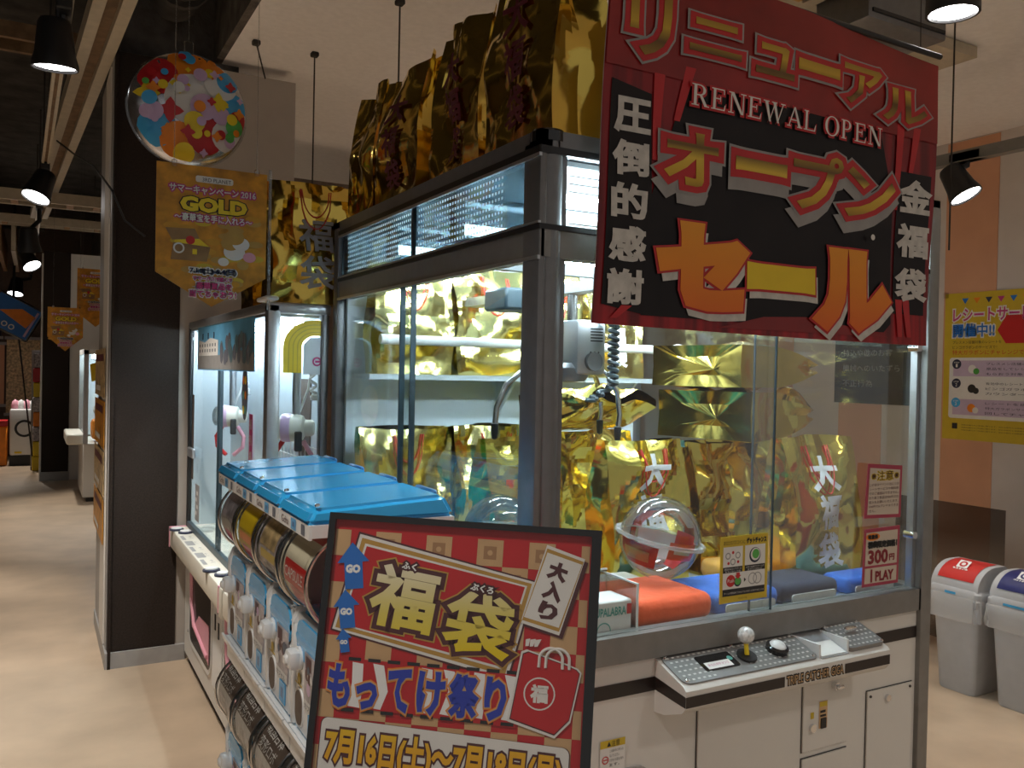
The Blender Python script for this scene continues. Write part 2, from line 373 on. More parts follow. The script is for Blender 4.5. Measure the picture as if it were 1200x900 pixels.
    def build(s, name, mats, parent=None, world=True, ang=38):
        me = bpy.data.meshes.new(name)
        loc = Vector(parent.location) if (parent is not None and world) else Vector((0, 0, 0))
        if parent is not None and world and parent.get('_off') is not None: loc = Vector(parent['_off'])
        me.from_pydata([tuple(v-loc) for v in s.v], [], s.f)
        if not isinstance(mats, (list, tuple)): mats = [mats]
        for m in mats: me.materials.append(M[m] if isinstance(m, str) else m)
        if len(mats) > 1: me.polygons.foreach_set('material_index', s.m)
        me.polygons.foreach_set('use_smooth', [True]*len(me.polygons))
        me.set_sharp_from_angle(angle=R(ang)); me.update()
        o = bpy.data.objects.new(name, me); COL.objects.link(o)
        if parent is not None: o.parent = parent
        return o

def clean(o):
    bm = bmesh.new(); bm.from_mesh(o.data); bmesh.ops.recalc_face_normals(bm, faces=bm.faces[:]); bm.to_mesh(o.data); bm.free()
    return o
def tag(o, label=None, cat=None, group=None, kind=None):
    if label: o['label'] = label
    if cat: o['category'] = cat
    if group: o['group'] = group
    if kind: o['kind'] = kind
    return o
def thing(name, label, cat, loc=(0, 0, 0), group=None, rz=0.0):
    o = bpy.data.objects.new(name, None); COL.objects.link(o); o.location = loc; o.rotation_euler = (0, 0, rz); o.empty_display_size = 0.05
    return tag(o, label, cat, group)
def part(name, mb, mats, parent, world=True, label=None, ang=38):
    """child mesh; for a sub-part pass the part: its mesh is already in world coordinates minus the thing's place"""
    top = parent
    while top.parent: top = top.parent
    loc = Vector(top.location) if world else Vector((0, 0, 0))
    if not mb.v: return None
    mb.v = [v-loc for v in mb.v]
    o = mb.build(name, mats, None, ang=ang); o.parent = parent
    if label: o['label'] = label
    return o
def struct(name, mb, mats, ang=38):
    return tag(mb.build(name, mats, None, ang=ang), kind='structure')
def copy_tree(o, parent=None):
    c = o.copy(); COL.objects.link(c); c.parent = parent
    for ch in list(o.children): copy_tree(ch, c)
    return c
def wx(x, z): return Frame((x, 0, 0), (0, -1, 0), (0, 0, 1))          # plane facing -X : u = -y
def FY(y): return Frame((0, y, 0), (1, 0, 0), (0, 0, 1))               # plane facing -Y : u = x, v = z
def FX(x): return Frame((x, 0, 0), (0, -1, 0), (0, 0, 1))              # plane facing -X : u = -y, v = z
def rrect(a0, a1, b0, b1, r, k=5):
    out = []
    for cx, cy, t0 in ((a1-r, b1-r, 0), (a0+r, b1-r, 90), (a0+r, b0+r, 180), (a1-r, b0+r, 270)):
        for i in range(k+1):
            t = R(t0+90*i/k); out.append((cx+r*math.cos(t), cy+r*math.sin(t)))
    return out

# ------------------------------------------------------------------ setting
mb = MB(); mb.box(-7, 5.7, -4, 17, -0.05, 0); struct('floor', mb, 'floor_vinyl')
mb = MB(); mb.box(0.9, 5.7, -1.0, 17, 3.31, 3.36); struct('ceiling', mb, 'ceiling_white')
mb = MB(); mb.box(-7, 0.9, -1.0, 17, 4.0, 4.05); struct('ceiling', mb, 'soot')
mb = MB(); mb.box(0.86, 0.90, -1.0, 17, 3.31, 4.0); struct('trim_1', mb, 'concrete')
mb = MB(); mb.box(5.7, 5.75, -1.0, 17, 0, 3.31); struct('wall_right', mb, 'wall_white')
# painted orange bands on the right wall, each a thin panel
for i, (y0, y1) in enumerate(((3.50, 3.88), (4.38, 4.78), (5.27, 5.9), (1.9, 2.55))):
    mb = MB(); mb.box(5.694, 5.7, y0, y1, 0.1, 3.30); struct('trim_%d' % (i+2), mb, 'orange_wall')
mb = MB(); mb.box(5.685, 5.70, -1, 17, 0, 0.1); struct('baseboard_right', mb, 'grey_trim')
mb = MB(); mb.box(-7, 5.7, 17, 17.05, 0, 4.0); struct('wall_back', mb, 'brown_panel')
mb = MB(); mb.box(-7.05, -7, -4, 17, 0, 4.0); struct('wall_left', mb, 'brown_panel')
# partition behind the machines
mb = MB(); mb.box(1.30, 4.4, 6.3, 6.4, 0, 3.0); struct('wall_rear', mb, 'brown_panel')

# near pillar : dark front, pale side, white corner strips, grey skirting
mb = MB(); mb.box(0.365, 0.685, 4.95, 5.86, 0, 3.24, 0); mb.box(0.35, 0.365, 4.93, 5.0, 0.0, 3.24, 1)
mb.box(0.345, 0.365, 5.0, 5.86, 0.0, 3.24, 2); mb.box(0.338, 0.735, 4.935, 5.87, 0, 0.085, 3); mb.box(0.338, 0.345, 5.10, 5.42, 0.09, 3.2, 4)
struct('pillar', mb, ['dark_brown', 'dark_brown', 'grey_trim', 'grey_trim', 'white_paint'])
mb = MB(); mb.box(0.686, 1.295, 4.96, 5.05, 0, 3.245); struct('wall_partition', mb, 'beige_board')
mb = MB(); mb.box(0.36, 0.995, 5.06, 5.8, 3.0, 4.0); struct('pillar', mb, 'concrete')
# far pillar
mb = MB(); mb.box(0.09, 0.42, 13.3, 14.2, 0, 3.13, 0); mb.box(0.42, 1.3, 13.33, 13.4, 0, 3.12, 1); mb.box(0.07, 0.09, 13.32, 14.2, 0, 3.1, 1); mb.box(0.08, 0.43, 13.28, 14.2, 0, 0.12, 2)
struct('pillar', mb, ['dark_brown', 'white_paint', 'grey_trim'])

# posters on the side of the near pillar
for i, (z0, z1, m_) in enumerate(((1.42, 1.69, 'glitter'), (1.14, 1.40, 'gold_field'), (0.88, 1.12, 'glitter'), (0.62, 0.86, 'gold_field'))):
    fr = Frame((0.335, 0, 0), (0, -1, 0), (0, 0, 1)); mb = MB()
    mb.prism(fr, [(-5.95, z0), (-5.14, z0), (-5.14, z1), (-5.95, z1)], 0, 0.003, 0)
    mb.rect(fr, -5.85, -5.24, z1-0.07, z1-0.03, 0.005, 1); mb.rect(fr, -5.85, -5.44, z0+0.03, z0+0.06, 0.005, 2)
    o = mb.build('pillar_poster', [m_, 'maroon_ink', 'paper'])
    tag(o, ['glittery gold poster highest on the pillar side', 'gold poster second from top on the pillar side', 'glittery gold poster third from top on the pillar side', 'gold poster lowest on the pillar side'][i], 'poster', 'posters on the pillar side')

# ------------------------------------------------------------------ ceiling services over the aisle
def beam_y(name, x0, x1, y0, y1, z, wdt, hgt, mats, label, cat, slot=False, group=None):
    """long duct or rail along the aisle from (x0,y0) to (x1,y1)"""
    t = thing(name, label, cat, (x0, y0, z), group)
    d = Vector((x1-x0, y1-y0, 0)); n = Vector((-d.y, d.x, 0)).normalized()
    def bar(a, b, zz0, zz1):
        m_ = MB(); vs = []
        for (px, py) in ((x0, y0), (x1, y1)):
            for q, zz in ((a, zz0), (b, zz0), (b, zz1), (a, zz1)):
                vs.append((px+n.x*q, py+n.y*q, zz))
        m_.add(vs, [(0,1,2,3), (7,6,5,4), (0,4,5,1), (1,5,6,2), (2,6,7,3), (3,7,4,0)]); return m_
    if slot:
        part('side_rail', bar(-wdt/2, -wdt*0.18, z, z+hgt), mats[0], t); part('side_rail', bar(wdt*0.18, wdt/2, z, z+hgt), mats[0], t)
        part('tray', bar(-wdt*0.18, wdt*0.18, z+hgt*0.5, z+hgt), mats[1], t)
    else:
        part('body', bar(-wdt/2, wdt/2, z, z+hgt), mats[0], t)
    L = d.length; k = int(L/1.6)
    for i in range(k+1):
        p = Vector((x0, y0, 0))+d*(i+0.5)/(k+1)
        part('hanger', MB().cyl((p.x, p.y, z+hgt), (p.x, p.y, 4.0), 0.006, n=6), 'soot', t)
    return t
beam_y('cable_tray', 0.335, 0.02, 3.2, 11.0, 3.22, 0.17, 0.09, ('pipe_beige', 'rust'), 'wide beige cable tray running along the aisle ceiling', 'cable tray', True)
beam_y('lighting_rail', 0.115, -0.075, 2.6, 16.0, 3.05, 0.05, 0.03, ('pipe_beige', 'rust'), 'narrow beige lighting rail carrying the aisle spotlights', 'rail', True)
for i, (xx, zz, rr, m_, lb) in enumerate(((-0.55, 3.5, 0.05, 'soot', 'dark round pipe along the aisle ceiling beside the lighting rail'), (-1.3, 3.3, 0.03, 'pipe_beige', 'thin beige pipe along the aisle ceiling away from the pillar'), (0.62, 3.55, 0.12, 'soot', 'fat dark duct high beside the concrete column'))):
    y1 = 4.9 if i == 2 else 15
    t = thing('ceiling_pipe', lb, 'pipe', (xx, 2.5, zz), 'pipes along the aisle ceiling')
    part('pipe_body', MB().cyl((xx, 2.5, zz), (xx, y1, zz), rr, n=14), m_, t)
    for yy in (3.2, 4.6, 6.5, 9.5): 
        if yy < y1:
            part('clamp', MB().cyl((xx, yy, zz), (xx, yy+0.04, zz), rr*1.25, n=14), 'soot', t); part('rod', MB().cyl((xx, yy+.02, zz+rr), (xx, yy+.02, 4.0), 0.005, n=6), 'soot', t)
# cross trays far down the aisle
for i, (yy, zz, x0, x1) in enumerate(((9.0, 3.08, -1.2, 0.84), (6.2, 3.62, -2.0, 0.84), (12.0, 3.3, -2.2, 0.84))):
    t = thing('cross_tray', ['pale wooden cross tray over the aisle beyond the near pillar', 'dark rusty cross beam high over the aisle', 'pale slatted cross tray far down the aisle'][i], 'cable tray', ((x0+x1)/2, yy, zz), 'cross trays over the aisle')
    part('rail', MB().box(x0, x1, yy, yy+0.04, zz, zz+0.1), ['pipe_beige', 'rust', 'pipe_beige'][i], t)
    part('rail', MB().box(x0, x1, yy+0.26, yy+0.30, zz, zz+0.1), ['pipe_beige', 'rust', 'pipe_beige'][i], t)
    for k in range(9):
        xx = x0+(x1-x0)*(k+0.5)/9
        part('slat', MB().box(xx-0.03, xx+0.03, yy+.04, yy+0.26, zz, zz+0.02), ['wood', 'soot', 'wood'][i], t)
    for xx in (x0+.2, x1-.2): part('hanger', MB().cyl((xx, yy+.15, zz+.1), (xx, yy+.15, 4.0), 0.006, n=6), 'soot', t)
# far slatted ceiling pieces
t = thing('slatted_baffle', 'brown slatted ceiling baffle hanging at the far end of the aisle', 'ceiling baffle', (-0.6, 13.5, 3.0))
for k in range(14):
    xx = -2.2+k*0.16
    part('slat', MB().box(xx, xx+0.05, 12.6, 15.5, 3.02, 3.42), 'wood' if k % 2 else 'pipe_beige', t)
part('crossbar', MB().box(-2.25, 0.1, 13.5, 13.58, 3.42, 3.5), 'soot', t)
for xx in (-2.0, 0.0): part('hanger', MB().cyl((xx, 13.54, 3.5), (xx, 13.54, 4.0), 0.006, n=6), 'soot', t)

# ------------------------------------------------------------------ spotlights
def spotlight(name, pos, top, aim, r, label, group, lit=True, power=None):
    """black track head: can, face, arm, adaptor on the rail; carries its own spot lamp"""
    pos = Vector(pos); aim = Vector(aim).normalized(); t = thing(name, label, 'spotlight', tuple(pos), group)
    m_ = MB(); back = pos - aim*r*2.2
    m_.lathe([(0, 0), (r*0.62, 0), (r*0.72, r*0.2), (r*0.86, r*1.5), (r, r*2.0), (r, r*2.2), (r*0.93, r*2.2), (r*0.88, r*2.05)], back, aim, 24); part('can', m_, 'black', t)
    m_ = MB(); m_.lathe([(0, 0), (r*0.9, 0)], pos-aim*r*0.12, aim, 24); m_.f = [f[::-1] for f in m_.f]
    part('lens', m_, 'lamp' if lit else 'black_gloss', t)
    mid = pos-aim*r*1.3
    part('arm', MB().tube([mid+Vector((0, 0, r*0.6)), Vector((top[0], top[1], (mid.z+top[2])/2+0.02)), top], r*0.2, 8), 'black', t)
    part('adaptor', MB().rbox(top[0]-0.03, top[0]+0.03, top[1]-0.09, top[1]+0.09, top[2]-0.02, top[2]+0.035, 0.006, 1), 'black', t)
    if lit:
        l = bpy.data.lights.new('spot', 'SPOT'); l.energy = power or SPOT; l.spot_size = R(75); l.spot_blend = 0.7; l.color = (1.0, 0.94, 0.86); l.shadow_soft_size = 0.05
        lo = bpy.data.objects.new('lamp', l); COL.objects.link(lo); lo.parent = t
        lo.location = aim*0.02; lo.rotation_euler = aim.to_track_quat('-Z', 'Y').to_euler()
    return t
spotlight('track_spotlight', (0.058, 3.98, 2.80), (0.085, 3.95, 3.03), (0.02, 0.10, -1), 0.088, 'lit black spotlight on the aisle rail hanging before the near pillar', 'aisle spotlights')
spotlight('track_spotlight', (-0.01, 7.14, 2.80), (0.05, 7.2, 3.03), (-0.35, -0.35, -1), 0.10, 'lit spotlight on the aisle rail tilted towards the viewer', 'aisle spotlights')
spotlight('track_spotlight', (-0.055, 9.0, 2.62), (0.02, 9.0, 3.03), (0.05, 0.25, -1), 0.10, 'unlit dark spotlight hanging between two lit ones on the aisle rail', 'aisle spotlights', lit=False)
spotlight('track_spotlight', (-0.04, 12.2, 2.80), (-0.02, 12.25, 3.03), (0.5, -0.6, -1), 0.11, 'small lit spotlight near the far pillar turned sideways', 'aisle spotlights')
spotlight('track_spotlight', (-0.285, 15.6, 2.68), (-0.07, 15.7, 3.03), (-0.1, -0.35, -1), 0.12, 'smallest lit spotlight at the far end of the aisle rail', 'aisle spotlights')
# right side
t = thing('wall_track', 'grey lighting track hanging in front of the striped wall', 'rail', (4.3, 2.6, 2.80))
part('track_bar', MB().box(4.27, 4.33, 1.2, 5.2, 2.77, 2.83), 'taupe_metal', t)
for yy in (1.6, 4.8): part('hanger', MB().cyl((4.3, yy, 2.83), (4.3, yy, 3.31), 0.006, n=6), 'steel', t)
spotlight('track_spotlight', (4.27, 2.80, 2.58), (4.30, 2.82, 2.79), (0.12, -0.55, -1), 0.083, 'black lit spotlight on the grey track by the striped wall', 'wall spotlights', power=32)
mb = MB(); 
t = thing('ceiling_spotlight', 'big black lit spotlight under the white ceiling beside the air conditioner', 'spotlight', (2.47, 1.68, 2.74))
part('can', MB().lathe([(0, 0.26), (0.06, 0.26), (0.072, 0.24), (0.078, 0.02), (0.078, 0), (0.070, 0), (0.066, 0.02)], (2.47, 1.68, 2.74), (0, 0, 1), 26), 'black', t)
m_ = MB(); m_.lathe([(0, 0), (0.069, 0)], (2.47, 1.68, 2.748), (0, 0, -1), 26); part('lens', m_, 'lamp', t)
part('stem', MB().cyl((2.47, 1.68, 3.0), (2.47, 1.68, 3.31), 0.015, n=10), 'black', t)
l = bpy.data.lights.new('spot', 'SPOT'); l.energy = 20; l.spot_size = R(80); l.spot_blend = 0.7; l.color = (1, .9, .78); l.shadow_soft_size = .05
lo = bpy.data.objects.new('lamp', l); COL.objects.link(lo); lo.parent = t; lo.location = (0, 0, -0.01)

# air conditioner, its beige skirt and louvres, thin ceiling rods
t = thing('ceiling_air_conditioner', 'ceiling cassette air conditioner with dark panel behind the red banner', 'air conditioner', (3.4, 2.4, 3.31))
part('skirt', MB().box(2.55, 4.16, 2.69, 3.40, 3.25, 3.305), 'pipe_beige', t)
part('panel', MB().rbox(2.98, 3.49, 2.40, 2.68, 3.10, 3.305, 0.012, 2), 'alu_dark', t)
part('bezel', MB().box(3.0, 3.47, 2.392, 2.40, 3.125, 3.14), 'black', t)
for k in range(5): part('louvre', MB().box(2.56+k*0.085, 2.62+k*0.085, 2.05, 2.68, 3.235, 3.30), 'gold_print' if k % 2 else 'pipe_beige', t)
for i, (x, y, zb) in enumerate(((1.45, 3.74, 2.5), (1.30, 4.6, 2.0), (0.99, 4.6, 3.12), (3.62, 2.45, 2.2))):
    t = thing('ceiling_rod', ['thin hanging rod above the third gold bag', 'thin hanging rod beside the beige partition', 'short slanted rod hooked to the ceiling over the partition', 'thin rod beside the big ceiling spotlight', 'thin rod behind the red banner edge', 'thin short rod behind the rearmost gold bag'][i], 'rod', (x, y, zb), 'thin ceiling rods')
    dx = 0.05 if i == 2 else 0
    part('wire', MB().cyl((x+dx, y, zb), (x, y, 3.30), 0.004, n=6), 'soot', t)
    part('hook', MB().rbox(x-0.02, x+0.02, y-0.02, y+0.02, 3.285, 3.31, 0.005, 1), 'soot', t)

# ------------------------------------------------------------------ big crane game
BX0, BX1, BY0, BY1 = 0.965, 2.355, 1.625, 3.10
Z0, ZG0, ZG1, ZH0, ZT = 0.0, 0.985, 1.86, 1.92, 2.14
big = thing('crane_game_cabinet', 'large grey and white crane game cabinet full of gold bags', 'crane game', ((BX0+BX1)/2, (BY0+BY1)/2, 0))
# lower body with openings drawn by separate doors
mb = MB(); mb.rbox(BX0+0.012, BX1-0.03, BY0+0.012, BY1, 0.06, 0.925, 0.004, 1); part('lower_body', mb, 'cab_white', big)
mb = MB(); mb.box(BX0+0.05, BX1-0.06, BY0+0.05, BY1-0.03, 0.0, 0.06); part('plinth', mb, 'black', big)
fr = FY(BY0+0.012)
for a, b in ((BX0+0.02, 1.335), (2.04, BX1-0.04)): part('dark_stripe', MB().rect(fr, a, b, 0.838, 0.872, 0.002), 'strip_brown', big)
def door_panel(name, a0, a1, b0, b1):
    m_ = MB(); m_.prism(fr, [(a0, b0), (a1, b0), (a1, b1), (a0, b1)], 0.001, 0.006, 0)
    d = part(name, m_, 'cab_white', big)
    g = MB(); e = 0.003
    for (p, q, s_, t_) in ((a0-e, a1+e, b1, b1+e), (a0-e, a1+e, b0-e, b0), (a0-e, a0, b0, b1), (a1, a1+e, b0, b1)): g.rect(fr, p, q, s_, t_, 0.0015, 0)
    part('seam', g, 'ink', d)
    return d
d1 = door_panel('access_door', 1.462, 1.752, 0.10, 0.787)
d2 = door_panel('coin_door', 1.835, 2.012, 0.585, 0.787)
d2b = door_panel('lower_door', 1.835, 2.012, 0.10, 0.565)
d3 = door_panel('service_door', 2.095, 2.292, 0.10, 0.708)
m_ = MB(); m_.cyl(fr.p(1.952, 0.752, 0.005), fr.p(1.952, 0.752, 0.02), 0.010, n=14); m_.rbox(1.948, 1.972, BY0-0.016, BY0-0.006, 0.744, 0.756, 0.003, 1); part('lock', m_, 'steel', d2)
m_ = MB(); m_.cyl(fr.p(1.868, 0.648, 0.005), fr.p(1.868, 0.648, 0.014), 0.011, n=14); part('coin_return', m_, 'steel', d2)
m_ = MB(); m_.rect(fr, 1.895, 1.928, 0.64, 0.715, 0.007, 0).rect(fr, 1.897, 1.926, 0.70, 0.713, 0.0075, 1).rect(fr, 1.899, 1.92, 0.683, 0.69, 0.0078, 2).rect(fr, 1.899, 1.922, 0.672, 0.678, 0.0078, 2); part('coin_label', m_, ['tan_print', 'yellow_dull', 'ink'], d2)
m_ = MB(); m_.prism(fr, [(1.902, 0.640), (1.922, 0.640), (1.922, 0.668), (1.902, 0.668)], 0.006, 0.010); part('coin_slot', m_, 'black', d2)
m_ = MB(); m_.rect(fr, 1.862, 1.875, 0.672, 0.69, 0.007); part('yellow_mark', m_, 'yellow_dull', d2)
m_ = MB(); m_.cyl(fr.p(2.178, 0.680, 0.005), fr.p(2.178, 0.680, 0.014), 0.010, n=14); part('lock', m_, 'steel', d3)
for a, b in ((2.106, 0.694), (2.28, 0.697)): part('screw', MB().cyl(fr.p(a, b, 0.006), fr.p(a, b, 0.009), 0.004, n=8), 'ink', d3)
# warning sticker, prize chute
m_ = MB(); m_.rect(fr, 1.166, 1.238, 0.665, 0.742, 0.003, 0).rect(fr, 1.166, 1.238, 0.724, 0.742, 0.0035, 1)
m_.text(fr, '▲注意', 1.185, 1.222, 0.726, 0.740, 0.004, 2); m_.ring(fr, 1.181, 0.696, 0.007, 0.0095, 0.004, 3); m_.rect(fr, 1.175, 1.187, 0.695, 0.6975, 0.004, 3)
for k, s_ in enumerate(('この扉の中に手を入れ', 'ないでください。', 'けがをする恐れがあり', 'ます。')): m_.text(fr, s_, 1.193, 1.233 if k % 2 == 0 else 1.222, 0.712-k*0.011, 0.719-k*0.011, 0.004, 2)
part('warning_sticker', m_, ['paper', 'yellow_dull', 'ink', 'ink_red'], big)
m_ = MB(); m_.prism(fr, rrect(1.02, 1.32, 0.18, 0.665, 0.05), 0.001, 0.006); ch = part('chute_frame', m_, 'grey_trim', big)
m_ = MB(); m_.prism(fr, rrect(1.04, 1.30, 0.20, 0.648, 0.04), 0.006, 0.009); part('chute_flap', m_, 'black_gloss', ch)
# metal bands and posts
mb = MB()
mb.box(BX0+.01, BX1, BY0, BY0+0.05, 0.921, ZG0).box(BX0, BX0+0.05, BY0, BY1, 0.921, ZG0).box(BX1-0.05, BX1, BY0, BY1, 0.921, ZG0).box(BX0, BX1, BY1-0.05, BY1, 0.921, ZG0)
part('lower_band', mb, 'taupe_metal', big)
mb = MB(); mb.box(BX0+0.004, BX1, BY0+0.006, BY0+0.05, ZG1, ZH0).box(BX0+0.004, BX0+0.05, BY0, BY1, ZG1, ZH0).box(BX1-0.05, BX1, BY0, BY1, ZG1, ZH0).box(BX0, BX1, BY1-0.05, BY1, ZG1, ZH0); part('middle_band', mb, 'taupe_metal', big)
mb = MB(); mb.box(BX0, BX1, BY0, BY0+0.05, 2.105, ZT).box(BX0, BX0+0.05, BY0, BY1, 2.105, ZT).box(BX1-0.05, BX1, BY0, BY1, 2.105, ZT).box(BX0, BX1, BY1-0.05, BY1, 2.105, ZT)
part('top_band', mb, 'alu_dark', big)
mb = MB(); mb.box(BX0-.002, BX0+.01, BY0, BY1, 2.088, 2.104).box(BX0-.002, BX0+.01, BY0, BY1, 1.920, 1.932).box(BX0, BX1, BY0-.002, BY0+.01, 2.088, 2.104).box(BX0, BX1, BY0-.002, BY0+.01, 1.92, 1.932); part('black_gasket', mb, 'black', big)
mb = MB(); mb.box(BX0-.003, BX0+.004, BY0, BY1, 2.080, 2.088).box(BX0-.003, BX0+.004, BY0, BY1, 1.933, 1.938).box(BX0-.003, BX0+.004, BY0, BY1, 1.853, 1.862); part('bright_edge', mb, 'alu', big)
mb = MB(); mb.lathe([(0.036, 0.92), (0.036, 2.125)], (1.003, 1.660, 0), (0, 0, 1), 28); mb.rbox(0.965, 0.985, 1.625, 1.700, 0.92, 2.12, 0.006, 2); mb.box(1.0, 1.044, 1.640, 1.70, 0.92, 2.12)
p_ = part('corner_post', mb, 'alu_dark', big); part('post_cap', MB().lathe([(0, 2.145), (0.036, 2.145), (0.040, 2.140), (0.040, 2.118), (0.036, 2.118)], (1.003, 1.660, 0), (0, 0, 1), 28), 'black_gloss', p_)
for (x0, x1, y0, y1) in ((BX1-0.045, BX1+.004, BY0-.004, BY0+0.05), (BX0-.004, BX0+0.035, BY1-0.05, BY1+.004), (BX1-0.05, BX1+.004, BY1-0.05, BY1+.004)):
    part('corner_post', MB().rbox(x0, x1, y0, y1, 0.06 if x0 > 2 and y0 < 2 else 0.92, 2.12, 0.008, 2), 'taupe_metal' if x0 > 2 and y0 < 2 else 'alu_dark', big)
# panes : front two, side two (sliding, overlapping), right, header
def pane(name, x0, x1, y0, y1, z0, z1, m_='glass'): return part(name, MB().box(x0, x1, y0, y1, z0, z1), m_, big)
pane('front_pane', 1.044, 1.72, 1.648, 1.652, ZG0, ZG1); pane('front_pane', 1.655, 2.31, 1.660, 1.664, ZG0, ZG1)
pane('side_pane', 0.976, 0.980, 1.70, 2.46, ZG0, ZG1, 'glass_teal'); pane('side_pane', 0.986, 0.990, 2.38, 3.05, ZG0, ZG1, 'glass_teal')
pane('end_pane', 2.330, 2.334, 1.675, 3.05, ZG0, ZG1)
pane('header_pane', 0.974, 0.978, 1.70, 2.365, ZH0, 2.105); pane('header_pane', 0.974, 0.978, 2.375, 3.05, ZH0, 2.105); pane('header_pane', 1.044, 2.31, 1.640, 1.644, ZH0, 2.105); pane('header_pane', 2.330, 2.334, 1.675, 3.05, ZH0, 2.105)
for y in (2.462, 2.376): part('pane_edge', MB().box(0.9745, 0.9915, y-0.003, y+0.003, ZG0, ZG1), 'cable_dark', big)
for x, y in ((1.72, 1.65), (1.655, 1.662)): part('pane_edge', MB().box(x-.0015, x+.0015, y-.003, y+.003, ZG0, ZG1), 'cable_dark', big)
part('header_mullion', MB().box(0.970, 0.982, 2.365, 2.375, ZH0, 2.105), 'black', big)
part('inner_stile', MB().box(2.296, 2.312, 1.646, 1.668, ZG0, ZG1), 'alu', big)
for z in (1.145, 1.70): part('pane_lock', MB().cyl((2.283, 1.662, z), (2.283, 1.628, z), 0.011, n=14), 'steel', big)
# dark perforated film behind the header panes, plain margins at both ends
for y0, y1, m_ in ((1.70, 1.815, 'film_plain'), (1.815, 2.345, 'dot_film'), (2.345, 2.365, 'film_plain'), (2.375, 2.395, 'film_plain'), (2.395, 2.995, 'dot_film'), (2.995, 3.05, 'film_plain')):
    part('header_film', MB().box(0.9790, 0.9796, y0, y1, ZH0, 2.105), m_, big)
# white louvre print on the front header
fr = FY(1.6395); mb = MB()
for k in range(9): mb.rect(fr, 1.05, 2.3, 1.94+k*0.018, 1.9425+k*0.018, 0.0)
part('louvre_print', mb, 'grey_ink', big)
# interior
part('platform', MB().box(BX0+0.05, BX1-0.05, BY0+0.052, 3.03, 0.93, 0.972), 'in_white', big)
part('back_panel', MB().box(BX0+0.03, 2.30, 3.03, 3.05, 0.97, 2.10), 'in_white', big)
part('roof_panel', MB().box(BX0+0.05, BX1-0.05, BY0+0.05, BY1-0.05, 2.110, 2.135), 'header_grey', big)
part('shelf', MB().box(BX0+0.05, 2.26, 2.84, 3.03, 1.570, 1.588), 'in_white', big)
for x in (1.62, 2.2): part('shelf_bracket', MB().prism(Frame((x, 0, 0), (0, 1, 0), (0, 0, 1)), [(3.03, 1.57), (3.03, 1.45), (3.01, 1.45), (2.88, 1.57)], -0.006, 0.006), 'in_white', big)
m_ = MB(); m_.disc(FY(3.029), 1.085, 1.47, 0.034, 0.001, 0, 28, 0.075); part('oval_label', m_, 'white_ink', big)
r_ = part('gantry_rail', MB().tube([(1.0, 2.70, 1.705), (2.27, 2.70, 1.705)], 0.0165, 14), 'plastic_white', big)
part('rail_cap', MB().lathe([(0, 0), (0.024, 0.004), (0.026, 0.012), (0.026, 0.03), (0.018, 0.034)], (2.285, 2.70, 1.705), (-1, 0, 0), 16), 'plastic_white', r_)
part('gantry_rail', MB().box(1.02, 2.30, 1.90, 1.93, 1.86, 1.89), 'alu', big)
part('gantry_beam', MB().box(1.40, 1.46, 1.80, 2.95, 1.845, 1.875), 'alu', big)
part('gantry_motor', MB().rbox(1.28, 1.42, 2.35, 2.5, 1.80, 1.87, 0.008, 1), 'cable_dark', big)
# fluorescent tubes with holders in the header
for k, y in enumerate((1.765, 2.28, 2.80)):
    tb = part('light_tube', MB().cyl((1.09, y, 2.02), (2.26, y, 2.02), 0.016, n=12), 'tube', big)
    part('tube_holder', MB().box(1.06, 1.09, y-.02, y+.02, 1.99, 2.11).box(2.26, 2.29, y-.02, y+.02, 1.99, 2.11), 'plastic_white', tb)
    part('reflector', MB().box(1.06, 2.29, y-.035, y+.035, 2.095, 2.108), 'plastic_white', tb)
# crane head with box, coil cable and three prongs
cr = thing('crane_claw', 'grey crane head with black coil cable and long silver prongs', 'crane claw', (1.42, 2.2, 1.845))
part('shaft', MB().cyl((1.43, 2.2, 1.70), (1.43, 2.2, 1.845), 0.016, n=14), 'steel', cr)
hb = part('head_box', MB().rbox(1.405, 1.51, 2.13, 2.26, 1.60, 1.765, 0.012, 2), 'alu', cr)
m_ = MB(); f2 = FY(2.129)
for k in range(5): m_.rect(f2, 1.45, 1.495, 1.70+k*0.009, 1.704+k*0.009, 0.0015)
for a in range(3):
    for b in range(4): m_.disc(f2, 1.452+a*0.014, 1.625+b*0.014, 0.0035, 0.0015, 0, 8)
part('vent', m_, 'ink', hb)
part('hub', MB().lathe([(0, 0), (0.05, 0.004), (0.062, 0.02), (0.062, 0.045), (0.045, 0.06)], (1.42, 2.2, 1.575), (0, 0, 1), 20), 'alu_dark', cr)
part('motor', MB().cyl((1.46, 2.115, 1.64), (1.46, 2.135, 1.64), 0.028, n=16), 'alu_dark', cr)
pts = []
for i in range(150):
    t_ = i/149; ang = t_*2*math.pi*15
    cx, cz = (1.515, 1.78-0.28*t_) if t_ < 0.75 else (1.515-0.08*math.sin((t_-0.75)/0.25*math.pi/2), 1.57-0.045*math.sin((t_-0.75)/0.25*math.pi/2))
    pts.append((cx+0.013*math.cos(ang), 2.10+0.013*math.sin(ang), cz))
part('coil_cable', MB().tube(pts, 0.0065, 6), 'cable_dark', cr)
